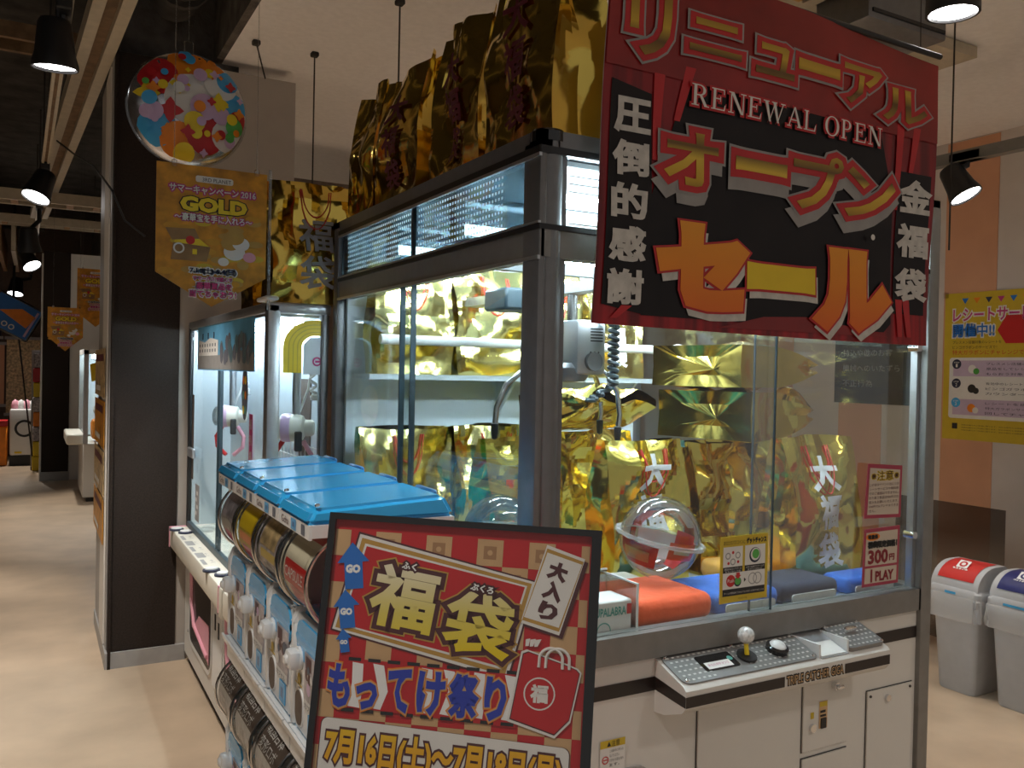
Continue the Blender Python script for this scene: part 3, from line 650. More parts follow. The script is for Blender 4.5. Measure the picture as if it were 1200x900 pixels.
for i, pr_ in enumerate(([(1.40, 2.2, 1.60), (1.33, 2.2, 1.625), (1.26, 2.2, 1.608), (1.205, 2.2, 1.565), (1.175, 2.2, 1.50), (1.17, 2.2, 1.44)],
            [(1.44, 2.19, 1.60), (1.50, 2.17, 1.625), (1.535, 2.155, 1.60), (1.565, 2.145, 1.55), (1.572, 2.14, 1.48), (1.566, 2.14, 1.43)],
            [(1.44, 2.22, 1.60), (1.52, 2.26, 1.625), (1.58, 2.29, 1.60), (1.615, 2.31, 1.55), (1.622, 2.31, 1.48), (1.618, 2.31, 1.44)])):
    g = part('prong', MB().tube(pr_, 0.0085, 10), 'steel', cr); e = Vector(pr_[-1])
    part('prong_tip', MB().lathe([(0, -0.035), (0.009, -0.03), (0.0115, -0.01), (0.0115, 0.012), (0.008, 0.014)], e, (0, 0, 1), 12), 'black', g)
# control panel
mb = MB(); f3 = Frame((0, 0, 0), (0, 1, 0), (0, 0, 1))    # u = y, v = z, n = +x
prof = [(1.637, 0.785), (1.60, 0.79), (1.535, 0.815), (1.522, 0.83), (1.522, 0.870), (1.530, 0.878), (1.637, 0.915)]
mb.prism(f3, prof, 1.325, 2.04); cp = part('control_panel', mb, 'cab_white', big)
top_d = Vector((0, 0.107, 0.037)).normalized(); fp = Frame((1.325, 1.530, 0.879), (1, 0, 0), top_d)   # panel top plane, v back
L_ = math.hypot(0.107, 0.037)
mb = MB(); mb.prism(fp, rrect(0.008, 0.455, 0.004, L_-0.004, 0.02), 0.0, 0.004).prism(fp, rrect(0.565, 0.708, 0.004, L_-0.004, 0.015), 0.0, 0.012); part('deck_plate', mb, 'deck', cp)
mb = MB()
for i in range(26):
    for k in range(6):
        if 5 < i < 13 and k < 3: continue
        mb.rect(fp, 0.02+i*0.0165, 0.028+i*0.0165, 0.012+k*0.0165, 0.017+k*0.0165, 0.005)
for i in range(8):
    for k in range(6): mb.rect(fp, 0.575+i*0.0165, 0.583+i*0.0165, 0.012+k*0.0165, 0.017+k*0.0165, 0.013)
o = part('tread_pattern', mb, 'silver_ink', cp); o['kind'] = 'stuff'
mb = MB(); mb.prism(fp, [(0.46, 0.0), (0.562, 0.0), (0.562, L_), (0.46, L_)], 0.0, 0.0015); part('coin_tray', mb, 'alu', cp)
for a in (1.885, 1.779): part('tray_wall', MB().box(a, a+.006, 1.535, 1.637, 0.879, 0.915), 'plastic_white', cp)
mb = MB(); mb.prism(fp, [(0.465, 0.006), (0.555, 0.006), (0.555, 0.06), (0.465, 0.06)], 0.0016, 0.003)
part('tray_leaflet', mb, 'paper', cp)
mb = MB(); mb.prism(fp, rrect(0.095, 0.205, 0.03, 0.085, 0.006), 0.004, 0.006, 0).rect(fp, 0.105, 0.185, 0.034, 0.058, 0.0065, 1).text(fp, 'あなたのチャンス', 0.112, 0.178, 0.042, 0.051, 0.007, 2).disc(fp, 0.192, 0.06, 0.008, 0.0066, 3); part('display', mb, ['black_gloss', 'paper', 'magenta', 'teal_print'], cp)
def onp(a, b, c): return fp.p(a, b, c)
m_ = MB(); m_.cyl(onp(0.245, 0.055, 0.004), onp(0.245, 0.055, 0.010), 0.026, n=22); part('joystick_collar', m_, 'black', cp)
js = part('joystick_shaft', MB().cyl(onp(0.245, 0.055, 0.01), (1.571, 1.585, 0.938), 0.006, n=10), 'yellow', cp)
part('joystick_ball', MB().lathe([(0.0, -0.0215)]+[(0.0215*math.cos(R(a)), 0.0215*math.sin(R(a))) for a in range(-75, 91, 15)], (1.571, 1.585, 0.954), (0, 0, 1), 20), 'glitter_ball' if 'glitter_ball' in M else 'silver_ink', js)
bt = part('button_ring', MB().lathe([(0.018, 0.0), (0.029, 0.0), (0.029, 0.012), (0.022, 0.016)], onp(0.352, 0.058, 0.004), fp.n, 24), 'black_gloss', cp)
part('button_dome', MB().lathe([(0.0225, 0.0), (0.0225, 0.012), (0.018, 0.018), (0.009, 0.021), (0, 0.0215)], onp(0.352, 0.058, 0.006), fp.n, 24), 'plastic_white', bt)
m_ = MB(); m_.rbox(-0.022, 0.022, -0.006, 0.006, 0, 0.02, 0.005, 2, 0, Matrix.Translation(onp(0.63, 0.065, 0.01)) @ Matrix.Rotation(R(20), 4, 'X')); part('coin_entry', m_, 'chrome', cp)
for a, b in ((0.02, L_-0.012), (0.02, 0.015), (0.235, L_-0.01), (0.44, L_-0.012), (0.44, 0.015), (0.572, L_-0.012), (0.70, L_-0.012), (0.70, 0.012)):
    part('screw', MB().lathe([(0.005, 0), (0.004, 0.003), (0, 0.004)], onp(a, b, 0.012 if a > .5 else 0.004), fp.n, 10), 'chrome', cp)
ff = FY(1.522)
for a, b in ((1.325, 1.643), (1.862, 2.04)): part('fascia_stripe', MB().rect(ff, a, b, 0.832, 0.858, 0.001), 'strip_brown', cp)
mb = MB(); mb.add([(1.3245, 1.522, 0.832), (1.3245, 1.637, 0.840), (1.3245, 1.637, 0.872), (1.3245, 1.522, 0.858)], [(0, 1, 2, 3)]); part('fascia_stripe', mb, 'strip_brown', cp)
mb = MB(); mb.text(ff, 'TRIPLE CATCHER GIGA', 1.650, 1.856, 0.835, 0.857, 0.0008, 1, 0.0028).text(ff, 'TRIPLE CATCHER GIGA', 1.650, 1.856, 0.835, 0.857, 0.0014, 0); part('machine_name', mb, ['tan_print', 'ink'], cp)

# ------------------------------------------------------------------ gold gift bags
def bag_field(seed, w_, d_, h_, amp):
    rnd = random.Random(seed); folds = []; dents = []
    for k in range(7):
        n = Vector((rnd.uniform(-1, 1), rnd.uniform(-1, 1), rnd.uniform(-0.8, 0.8))).normalized()
        folds.append((n, rnd.uniform(0.10, 0.30), rnd.random(), rnd.uniform(0.4, 1.0)))
    for k in range(12):
        sy = rnd.choice((-1, -1, 1)); dents.append((Vector((rnd.uniform(-.5, .5)*w_, sy*d_/2, rnd.uniform(0.05, 1)*h_)), rnd.uniform(0.06, 0.16), rnd.uniform(-1, 1)))
    def f(p):
        s = 0
        for n, lam, ph, a in folds:
            t = (p.dot(n)/lam+ph) % 1.0; s += a*(abs(t-0.5)*4-1)*lam*0.066
        for c, r_, a in dents:
            q = (p-c).length
            if q < r_: s += a*(r_-q)*0.13
        return s*amp
    return f

def bag_mesh(seed, w_=0.32, d_=0.14, h_=0.43, amp=1.0, lean=0.0, pinch=0.75, gus=1.0):
    """open-topped foil carrier bag, front at -y, base on z=0; returns MB and the front surface function"""
    f = bag_field(seed, w_, d_, h_, amp); NX, ND, NZ = 22, 8, 30
    def shape(u, v, side):
        # u in -1..1 along the panel, v 0..1 upwards
        top = max(0, (v-0.45)/0.55); close = d_*(1-pinch*top**1.3)
        wtap = w_*(1+0.05*top)
        ed = 0.006*math.sin(9*v+seed)
        if side == 'f' or side == 'b':
            sg = -1 if side == 'f' else 1
            x = u*(wtap/2+ed); y = sg*close/2; z = v*h_
            z += -0.010*top*(1-u*u)*math.sin(seed*1.7+sg)
            p = Vector((u*w_/2, sg*d_/2, z)); m_ = (1-abs(u)**6)*min(1, v*6)
            y += sg*f(p)*m_*(0.6+0.6*v)*(0.4+0.6*min(1, abs(u)/0.45))
            y += lean*v*v
        else:
            sg = -1 if side == 'l' else 1
            g = (1-abs(u))*(0.010+0.048*top)*gus
            x = sg*(wtap/2+ed-g); y = u*close/2; z = v*h_-0.01*top*(1-abs(u))
            p = Vector((sg*w_/2, u*d_/2, z)); x += sg*f(p)*0.5*(1-abs(u)**4)*min(1, v*6); y += lean*v*v
        return Vector((x, y, z))
    loop = [('f', -1+2*i/NX) for i in range(NX)]+[('r', -1+2*i/ND) for i in range(ND)]+[('b', 1-2*i/NX) for i in range(NX)]+[('l', 1-2*i/ND) for i in range(ND)]
    mb = MB(); vs = []; N = len(loop)
    for k in range(NZ+1):
        for sd, u in loop: vs.append(shape(u, k/NZ, sd))
    fs = [(k*N+i, k*N+(i+1) % N, (k+1)*N+(i+1) % N, (k+1)*N+i) for k in range(NZ) for i in range(N)]
    mb.add(vs, fs); rb = random.Random(seed+7); n0 = len(mb.v)      # creased base
    ring = vs[:N]; i1 = [Vector((p.x*0.52+rb.uniform(-.006, .006), p.y*0.45, 0.003+0.012*max(0, 1-abs(p.x-.2*w_*math.sin(seed))/(w_/2))+rb.uniform(0, .0015))) for i, p in enumerate(ring)]
    mb.v += i1+[Vector((.2*w_*math.sin(seed), 0.01, 0.006))]; o_ = 0
    for i in range(N):
        j = (i+1) % N; mb.f.append([j, i, n0+i, n0+j]); mb.m.append(0); mb.f.append([n0+j, n0+i, n0+N]); mb.m.append(0)
    def front(x, z):
        v = min(1, max(0, z/h_)); top = max(0, (v-0.45)/0.55)
        u = max(-1, min(1, x/(w_*(1+0.05*top)/2)))
        return shape(u, v, 'f').y
    return mb, front
FB = 'gold foil gift bags'
def gold_bag(name_loc, rz, seed, label, group, w_=0.32, d_=0.14, h_=0.43, text='white_ink', amp=1.0, handle='down', m_='gold', lean=0.0, lie=None, chars='大福袋', pinch=0.75, tz=(0.08, 0.80), gus=1.0):
    t = thing('gold_gift_bag', label, 'gift bag', name_loc, group, rz)
    if lie: t.rotation_euler = lie
    mb, fr_ = bag_mesh(seed, w_, d_, h_, amp, lean, pinch, gus); b = part('bag_body', mb, m_, t, world=False, ang=11)
    if text:
        fl = Frame((0, 0, 0), (1, 0, 0), (0, 0, 1)); lm = MB(); n_ = len(chars); z1 = h_*tz[1]; z0 = h_*tz[0]; st = (z1-z0)/n_
        for i, c in enumerate(chars):
            zc = z1-st*(i+0.5)
            lm.text(fl, c, -st*0.44, st*0.44, zc-st*0.42, zc+st*0.42, 0.009, 0, grow=0.004 if text == 'white_ink' else 0.0026, sub=2, fn=lambda a, b_: -fr_(a, b_))
        part('lettering', lm, text, t, world=False)
    if handle:
        hm = MB(); zt = h_*0.94; x = w_*0.16
        for s_, dz in ((0, 0.10), (1, 0.145)):
            pts = []
            for i in range(13):
                u = -1+2*i/12; zz = zt-dz*(1-u*u)**0.6 if handle == 'down' else zt+dz*(1-u*u)**0.6
                y = fr_(u*x, min(zz, h_))-0.006-0.004*s_ if handle == 'down' else fr_(u*x, h_)
                pts.append((u*x*(1+0.12*s_), y, zz))
            hm.tube(pts, 0.0022, 6)
        part('handle', hm, 'cord_red', t, world=False)
    return t
PI2 = math.pi/2
G1 = 'gold bags standing on top of the crane game'
for (y, s_, w_, h_, lab) in ((1.80, 3, 0.33, 0.47, 'tall gold foil bag on the crane game corner next to the red banner'), (2.16, 8, 0.31, 0.43, 'gold bag second from the red banner atop the crane game'), (2.60, 5, 0.36, 0.44, 'gold bag with dark lettering third from the banner atop the crane game'), (2.93, 13, 0.26, 0.46, 'narrow plain gold bag fourth from the banner atop the crane game'), (3.22, 17, 0.24, 0.50, 'rearmost gold bag atop the crane game with pointed top')):
    if y > 3.1: y = 3.0; xx = 1.27
    else: xx = 1.075
    gold_bag((xx, y, ZT), -PI2, s_, lab, G1, w_, 0.15, h_, 'maroon_ink' if s_ in (3, 8, 5) else None, 1.2, None, 'gold', pinch=0.6)  # white lettering coloured dark maroon here to look unlit
gold_bag((0.905, 3.20, 1.84), 0, 21, 'gold bag with grey lettering on top of the smaller crane game', 'gold bags on the smaller crane game', 0.33, 0.15, 0.45, 'grey_ink', 1.5, 'down', 'gold', chars='福袋', tz=(0.1, 0.72))
gold_bag((0.92, 3.62, 1.84), 0.1, 23, 'plain gold bag half hidden behind the hanging gold campaign sign', 'gold bags on the smaller crane game', 0.34, 0.15, 0.44, None, 1.4, None, 'gold')
# inside : back row
G2 = 'gold bags inside the crane game'
PZ = 0.974
gold_bag((1.175, 2.91, PZ), 0.02, 31, 'gold bag inside below the shelf behind the blue lids', G2, 0.33, 0.13, 0.425, None, 1.1, 'down', 'gold_pale')
gold_bag((1.525, 2.90, PZ), 0.0, 32, 'creased pale gold bag inside below the shelf beside the grey corner post', G2, 0.31, 0.13, 0.425, 'white_ink', 1.8, 'down', 'gold_pale', tz=(0.1, 0.75))
gold_bag((1.36, 2.40, PZ), 0.15, 33, 'gold bag inside beside the corner post with coloured reflections', G2, 0.28, 0.14, 0.42, None, 1.5, None, 'gold_in')
gold_bag((1.65, 2.14, PZ), 0.0, 34, 'gold bag with white lettering behind the clear prize ball', G2, 0.29, 0.15, 0.43, 'white_ink', 1.3, 'down', 'gold_in', tz=(0.06, 0.92))
gold_bag((1.925, 2.17, PZ), 0.30, 35, 'gold bag without lettering between the two lettered bags inside', G2, 0.22, 0.15, 0.42, None, 1.6, None, 'gold_in')
gold_bag((2.17, 2.22, PZ), 0.05, 36, 'gold bag inside half hidden under the lying bags', G2, 0.28, 0.15, 0.41, None, 1.5, None, 'gold_in')
gold_bag((2.145, 1.90, PZ+0.02), 0.0, 37, 'upright gold bag with white lettering beside the two red notices', G2, 0.285, 0.16, 0.425, 'white_ink', 1.0, 'down', 'gold_in', tz=(0.06, 0.88))
gold_bag((1.80, 2.60, PZ), 0.05, 40, 'gold bag inside at the back under the small lying bag', G2, 0.30, 0.15, 0.42, None, 1.4, None, 'gold_in')
# lying bags : base to the left, opening to the right
G3 = 'gold bags lying on the standing bags'
def lying(loc, yaw, seed, label, w_, d_, h_, text):
    t = gold_bag(loc, 0, seed, label, G3, w_, d_, h_, text, 1.0, 'down', 'gold_in', pinch=0.80, chars='大', tz=(0.55, 0.80), gus=0.4)
    m_ = Matrix.Rotation(yaw, 4, 'Z') @ Matrix(((0, 0, 1, 0), (-1, 0, 0, 0), (0, -1, 0, 0), (0, 0, 0, 1)))
    t.rotation_euler = m_.to_euler(); return t
lying((1.845, 2.07, 1.482), 0.30, 51, 'lower lying gold bag of the pile with a white character', 0.33, 0.15, 0.42, 'white_ink')
lying((1.825, 2.09, 1.636), 0.22, 52, 'upper lying gold bag on top of the pile, plain', 0.33, 0.13, 0.46, None)
t = gold_bag((1.64, 2.62, 1.46), 0, 53, 'small gold bag lying flat in front of the shelf, opening forward', G3, 0.32, 0.13, 0.34, 'gold_print', 1.1, None, 'gold_in', pinch=0.8, chars='大', tz=(0.4, 0.8), gus=0.15)
t.rotation_euler = (R(82), 0, R(8))
# shelf row
G4 = 'gold bags on the shelf in the crane game'
for x, s_, w_, lab, tx in ((1.20, 61, 0.30, 'first gold bag on the shelf, next to the side pane', None), (1.54, 62, 0.34, 'brightly lit gold bag on the shelf beside the crane arm', None), (1.83, 63, 0.20, 'narrow gold bag on the shelf behind the crane head', None), (2.10, 64, 0.26, 'gold bag with white lettering at the end of the shelf', 'white_ink')):
    gold_bag((x, 2.94, 1.589), 0, s_, lab, G4, w_, 0.12, 0.40, tx, 1.1, 'down', 'gold_pale', tz=(0.1, 0.75))

# ------------------------------------------------------------------ contents on the platform
def pad(x0, x1, y0, y1, h, m_, label, tagstrip=None, rz=0.0):
    t = thing('folded_towel', label, 'towel', ((x0+x1)/2, (y0+y1)/2, PZ), 'coloured folded towels on the prize floor', rz)
    b = MB(); w2, d2 = (x1-x0)/2, (y1-y0)/2
    b.rbox(-w2, w2, -d2, d2, 0.0, h, h*0.38, 3); part('fold', b, m_, t, world=False)
    if tagstrip:
        s_ = MB(); f = Frame((0, -d2-0.001, 0), (1, 0, 0), (0, 0, 1)); s_.prism(f, rrect(-w2*0.72, w2*0.8, 0.004, h*0.5, 0.008), 0, 0.004); part('paper_band', s_, tagstrip, t, world=False)
    return t
pad(1.30, 1.555, 1.68, 1.92, 0.068, 'fab_red', 'bright red folded towel at the glass beside the clear divider')
pad(1.565, 1.80, 1.69, 1.90, 0.055, 'fab_blue', 'blue folded towel behind the yellow instruction card', 'paper')
pad(1.81, 2.04, 1.69, 1.86, 0.055, 'navy', 'black folded towel at the glass with a white band', 'paper')
pad(2.07, 2.29, 1.69, 1.79, 0.05, 'fab_blue', 'blue folded towel under the price notice', 'paper')
pad(1.08, 1.29, 1.83, 2.05, 0.09, 'fab_tan', 'tan folded towel behind the clear divider')
pad(1.31, 1.54, 1.945, 2.05, 0.05, 'paper', 'white folded towel in the shade of the clear ball')
pad(1.83, 2.0, 1.90, 2.06, 0.06, 'fab_orange', 'orange folded towel behind the instruction card')
pad(1.06, 1.40, 2.1, 2.28, 0.05, 'fab_orange', 'orange folded towel under the second clear ball')
# CHUPALABRA card box and clear divider
t = thing('white_prize_box', 'pale green prize box printed with green letters at the glass', 'box', (1.25, 1.73, PZ))
m_ = MB(); m_.rbox(1.13, 1.285, 1.68, 1.77, PZ, 1.055, 0.004, 1); part('carton', m_, 'paper', t)
f5 = FY(1.679); m_ = MB(); m_.text(f5, 'CHUPALABRA', 1.15, 1.265, 1.020, 1.040, 0.001, 0, grow=0.0006).text(f5, 'EL', 1.165, 1.18, 1.044, 1.051, 0.001, 0).ring(f5, 1.20, 0.985, 0.018, 0.021, 0.001, 0).rect(f5, 1.268, 1.282, 1.02, 1.045, 0.001, 1); part('lettering', m_, ['teal_print', 'ink_red'], t)
t = thing('acrylic_divider', 'clear acrylic divider standing round the prize chute', 'divider', (1.29, 1.80, PZ))
part('sheet', MB().box(1.06, 1.293, 1.800, 1.803, PZ, 1.10).box(1.290, 1.293, 1.67, 1.80, PZ, 1.09), 'acrylic', t)
part('edge', MB().box(1.06, 1.294, 1.799, 1.804, 1.10, 1.104).box(1.2895, 1.2935, 1.668, 1.80, 1.09, 1.094).box(1.289, 1.294, 1.666, 1.670, PZ, 1.094), 'plastic_white', t)
# clear balls of two domes
def ball(c, r, tilt, label, full):
    t = thing('capsule_ball', label, 'prize ball', c, 'clear capsule balls in the crane game')
    ax = Matrix.Rotation(tilt[0], 3, 'X') @ Matrix.Rotation(tilt[1], 3, 'Y') @ Vector((0, 0, 1))
    up = [(r*math.cos(R(a)), r*math.sin(R(a))) for a in range(0, 91, 6)]
    part('upper_dome', MB().lathe([(q, z+0.002) for q, z in up], c, ax, 40), 'acrylic', t)
    part('lower_dome', MB().lathe([(q, -z-0.002) for q, z in up[::-1]], c, ax, 40), 'acrylic', t)
    part('flange', MB().lathe([(r, 0.004), (r*1.13, 0.005), (r*1.14, 0), (r*1.13, -0.005), (r, -0.004)], c, ax, 40), 'flange', t)
    if full:
        cv = Vector(c); a = Vector((-.63, -.78, 0)); a = (a-ax*a.dot(ax)).normalized(); b = ax.cross(a)
        def leaf(nm, a0, a1, h0, h1, m2, rr):
            m_ = MB(); k = 12; vs = []
            for i in range(k+1):
                for hh in (h0, (h0+h1)/2, h1):
                    ang = R(a0+(a1-a0)*i/k); q = math.sqrt(rr*rr-hh*hh); vs.append(cv+a*(q*math.cos(ang))+b*(q*math.sin(ang))+ax*hh)
            m_.add(vs, [(3*i+s_, 3*i+3+s_, 3*i+4+s_, 3*i+1+s_) for i in range(k) for s_ in (0, 1)]); return part(nm, m_, m2, t)
        r2 = r*0.955
        leaf('red_leaflet', -75, 0, -.075, -.012, 'red_print', r2); leaf('leaflet_text', -60, -12, -.060, -.030, 'tan_print', r2+.002)
        leaf('red_leaflet', 14, 62, -.035, .012, 'fab_red', r2); leaf('leaflet_text', 22, 50, -.018, -.004, 'paper', r2+.002)
        leaf('inner_sheet', 150, 215, -.07, .0, 'paper', r2); leaf('inner_sheet', 100, 150, -.08, .02, 'red_print', r2-.01)
    return t
ball((1.525, 1.875, 1.152), 0.112, (0.12, 0.16), 'clear capsule ball with red leaflets behind the front glass', True)
ball((1.19, 2.19, 1.137), 0.108, (0.05, 0.0), 'empty clear ball seen through the side pane behind the blue lids', False)
# notices taped to the glass
f6 = FY(1.6468)
t = thing('caution_notice', 'red framed caution notice taped inside the glass, above the price', 'notice', (2.155, 1.636, 1.20))
m_ = MB(); m_.prism(f6, [(2.078, 1.205), (2.237, 1.200), (2.240, 1.352), (2.090, 1.362)], 0, 0.0015); part('sheet', m_, 'notice_red', t)
m_ = MB(); m_.flat(f6, [(2.090, 1.215), (2.227, 1.210), (2.230, 1.340), (2.098, 1.350)], 0.002, 0); m_.text(f6, '※注意※', 2.104, 2.224, 1.312, 1.340, 0.0025, 2, 0.0016).text(f6, '※注意※', 2.104, 2.224, 1.312, 1.340, 0.003, 1)
for k, s_ in enumerate(('この台はイベント台につき', 'シートサービスや無料券', 'でのご遊戯はできません。', 'また違う景品は500円での', '投入をお願いいたします。', '500円で6プレイはできま', 'せん。')):
    m_.text(f6, s_, 2.096, 2.224 if k < 6 else 2.125, 1.296-k*0.0125, 1.3045-k*0.0125, 0.0025, 1)
part('print', m_, ['notice_paper', 'ink_brown', 'yellow'], t)
t = thing('price_notice', 'red framed price notice reading 300 yen on the glass', 'notice', (2.155, 1.636, 1.01))
m_ = MB(); m_.prism(f6, [(2.076, 1.007), (2.233, 1.007), (2.236, 1.176), (2.082, 1.173)], 0, 0.0015); part('sheet', m_, 'notice_red', t)
m_ = MB(); m_.flat(f6, [(2.086, 1.067), (2.225, 1.067), (2.226, 1.165), (2.089, 1.163)], 0.002, 0).flat(f6, [(2.085, 1.016), (2.224, 1.016), (2.225, 1.060), (2.086, 1.060)], 0.002, 0)
m_.disc(f6, 2.117, 1.150, 0.030, 0.0025, 4, 20, 0.011).text(f6, '増量祭', 2.095, 2.138, 1.144, 1.156, 0.003, 3, 0.0008)
m_.text(f6, '福袋限定価格！', 2.096, 2.222, 1.118, 1.136, 0.003, 3, 0.0016).text(f6, '300', 2.100, 2.182, 1.073, 1.110, 0.003, 2, 0.0022).text(f6, '円', 2.190, 2.212, 1.077, 1.095, 0.003, 2, 0.001)
m_.text(f6, '1', 2.102, 2.126, 1.020, 1.055, 0.003, 2, 0.0012, keep=True).text(f6, 'PLAY', 2.132, 2.208, 1.022, 1.048, 0.003, 2, 0.0016); part('print', m_, ['notice_paper', 'notice_paper', 'notice_ink', 'ink', 'orange_print'], t)
t = thing('instruction_card', 'yellow picture instruction card on the glass beside the clear ball', 'notice', (1.62, 1.636, 1.02))
m_ = MB(); m_.prism(f6, [(1.536, 1.020), (1.702, 1.022), (1.702, 1.192), (1.536, 1.192)], 0, 0.0015); part('sheet', m_, 'yellow_dull', t)
m_ = MB()
for (a0, a1, b0, b1, c) in ((1.545, 1.612, 1.113, 1.165, 0), (1.620, 1.692, 1.113, 1.165, 0), (1.545, 1.692, 1.056, 1.098, 0), (1.545, 1.612, 1.098, 1.113, 1), (1.620, 1.692, 1.098, 1.113, 1), (1.545, 1.692, 1.038, 1.056, 1)): m_.rect(f6, a0, a1, b0, b1, 0.002, c)
m_.text(f6, 'あなたのパスコインに', 1.546, 1.62, 1.170, 1.181, 0.002, 1).text(f6, 'ゲットチャンス', 1.625, 1.695, 1.170, 1.184, 0.002, 1, 0.001)
for a in (1.561, 1.595): m_.ring(f6, a, 1.142, 0.006, 0.009, 0.0025, 2, 14)
m_.ring(f6, 1.578, 1.126, 0.006, 0.009, 0.0025, 2, 14)
for a, b in ((1.578, 1.150), (1.563, 1.123), (1.596, 1.125)): m_.disc(f6, a, b, 0.004, 0.0025, 3, 10)
m_.disc(f6, 1.655, 1.138, 0.020, 0.0025, 4).disc(f6, 1.656, 1.140, 0.0165, 0.003, 0).disc(f6, 1.657, 1.141, 0.0125, 0.0035, 5)
m_.disc(f6, 1.572, 1.077, 0.0155, 0.0025, 3).text(f6, 'Push', 1.561, 1.583, 1.073, 1.082, 0.003, 0).disc(f6, 1.596, 1.073, 0.0125, 0.0025, 4).disc(f6, 1.596, 1.075, 0.010, 0.003, 5).flat(f6, [(1.59, 1.097), (1.602, 1.097), (1.602, 1.09), (1.607, 1.09), (1.596, 1.08), (1.585, 1.09), (1.59, 1.09)], 0.0035, 3).flat(f6, [(1.618, 1.082), (1.618, 1.07), (1.625, 1.076)], 0.0025, 1)
for a in (1.648, 1.665): m_.ring(f6, a, 1.077, 0.013, 0.0155, 0.0025, 2, 16)
for k, (a0, a1, b) in enumerate(((1.549, 1.608, 1.1075), (1.552, 1.605, 1.101), (1.624, 1.688, 1.1075), (1.63, 1.68, 1.101), (1.549, 1.688, 1.045))): m_.text(f6, ('景品をねらってアーム', 'をうごかしてね', 'ボタンを押すとアームが', 'おりてつかむよ', 'アームが景品をつかんでとりだし口まではこぶよ')[k], a0, a1, b-0.002, b+0.003, 0.003, 0)
m_.text(f6, 'がんばってね', 1.60, 1.63, 1.027, 1.032, 0.002, 1); part('print', m_, ['paper', 'ink', 'grey_ink', 'ink_red', 'navy', 'green_print'], t)

# ------------------------------------------------------------------ red renewal banner hanging in front of the crane game
BY = 1.587
t = thing('sale_banner', 'large glossy red and black sale banner hanging over the cabinet front', 'banner', (1.68, BY, 1.713))
def bfn(a, b): return 0.012*math.sin((a-1.1)*5.1)*max(0, (b-1.75)) + 0.004*math.sin(b*9+a*3) + 0.02*max(0, b-2.35)*math.sin(a*8)
fb = FY(BY)
def cloth(a0, a1, b0, b1, nx, nz, n, mi=0, mb=None, edge=None):
    mb = mb or MB(); vs = []
    for k in range(nz+1):
        for i in range(nx+1):
            a = a0+(a1-a0)*i/nx; b = b0+(b1-b0)*k/nz
            if edge: a, b = edge(a, b)
            vs.append(fb.p(a, b, n+bfn(a, b)))
    return mb.add(vs, [(k*(nx+1)+i, k*(nx+1)+i+1, (k+1)*(nx+1)+i+1, (k+1)*(nx+1)+i) for k in range(nz) for i in range(nx)], mi)
def bedge(a, b):
    q = (a-1.085)/1.17; return a+0.03*(b-1.713)/0.8, b-0.012*math.sin(q*math.pi*0.5)+0.0*q+(0.03*math.sin(q*math.pi) if b > 2.5 else 0)
mb = cloth(1.083, 2.252, 1.716, 2.53, 40, 28, 0.0, 0, None, bedge); part('cloth_back', cloth(1.083, 2.252, 1.716, 2.53, 40, 28, -0.003, 0, None, bedge), 'paper', t); cl = part('cloth', mb, 'banner_red', t)
def bpoly(pts, n, mi, mb, sub=3):
    b = bmesh.new(); f = b.faces.new([b.verts.new((p[0], p[1], 0)) for p in pts]); bmesh.ops.triangulate(b, faces=b.faces[:])
    for _ in range(sub):
        ed = [e for e in b.edges if e.calc_length() > 0.06]
        if not ed: break
        bmesh.ops.subdivide_edges(b, edges=ed, cuts=1); bmesh.ops.triangulate(b, faces=b.faces[:])
    b.verts.index_update(); mb.add([fb.p(v.co.x, v.co.y, n+bfn(v.co.x, v.co.y)) for v in b.verts], [[v.index for v in f.verts] for f in b.faces], mi); b.free(); return mb
mb = MB()
bpoly([(1.235, 2.26), (1.215, 1.74), (2.06, 1.735), (2.09, 1.76), (2.09, 2.10), (2.03, 2.29), (1.9, 2.33), (1.7, 2.36), (1.45, 2.36), (1.34, 2.30), (1.24, 2.02)], 0.003, 0, mb, 5)
bpoly([(1.105, 1.76), (1.235, 1.74), (1.235, 2.25), (1.125, 2.27)], 0.0025, 0, mb, 4)
bpoly([(2.10, 1.79), (2.235, 1.79), (2.25, 2.19), (2.11, 2.19)], 0.0025, 0, mb, 4)
part('black_print', mb, 'print_black', t)
mb = cloth(1.085, 2.250, 2.30, 2.527, 40, 10, 0.0032, 0, None, bedge); part('red_top_print', mb, 'banner_top', t); mb = MB()
bpoly([(1.45, 1.722), (2.08, 1.722), (1.95, 1.742), (1.75, 1.762), (1.6, 1.755)], 0.0035, 0, mb); part('red_swag_print', mb, 'banner_top', t)
mb = MB()
for a0, a1, b0, b1 in ((1.24, 1.27, 2.10, 2.30), (1.30, 1.36, 2.20, 2.33), (2.09, 2.13, 2.08, 2.32), (2.15, 2.20, 2.19, 2.32), (1.13, 1.19, 1.73, 1.76), (2.12, 2.14, 1.725, 1.83), (2.16, 2.17, 1.725, 1.83)):
    part('curtain_fold_print', bpoly([(a0, b0), (a0+0.018, b0), (a1, b1), (a1-0.03, b1)], 0.0036, 0, MB()), 'red_print', t)
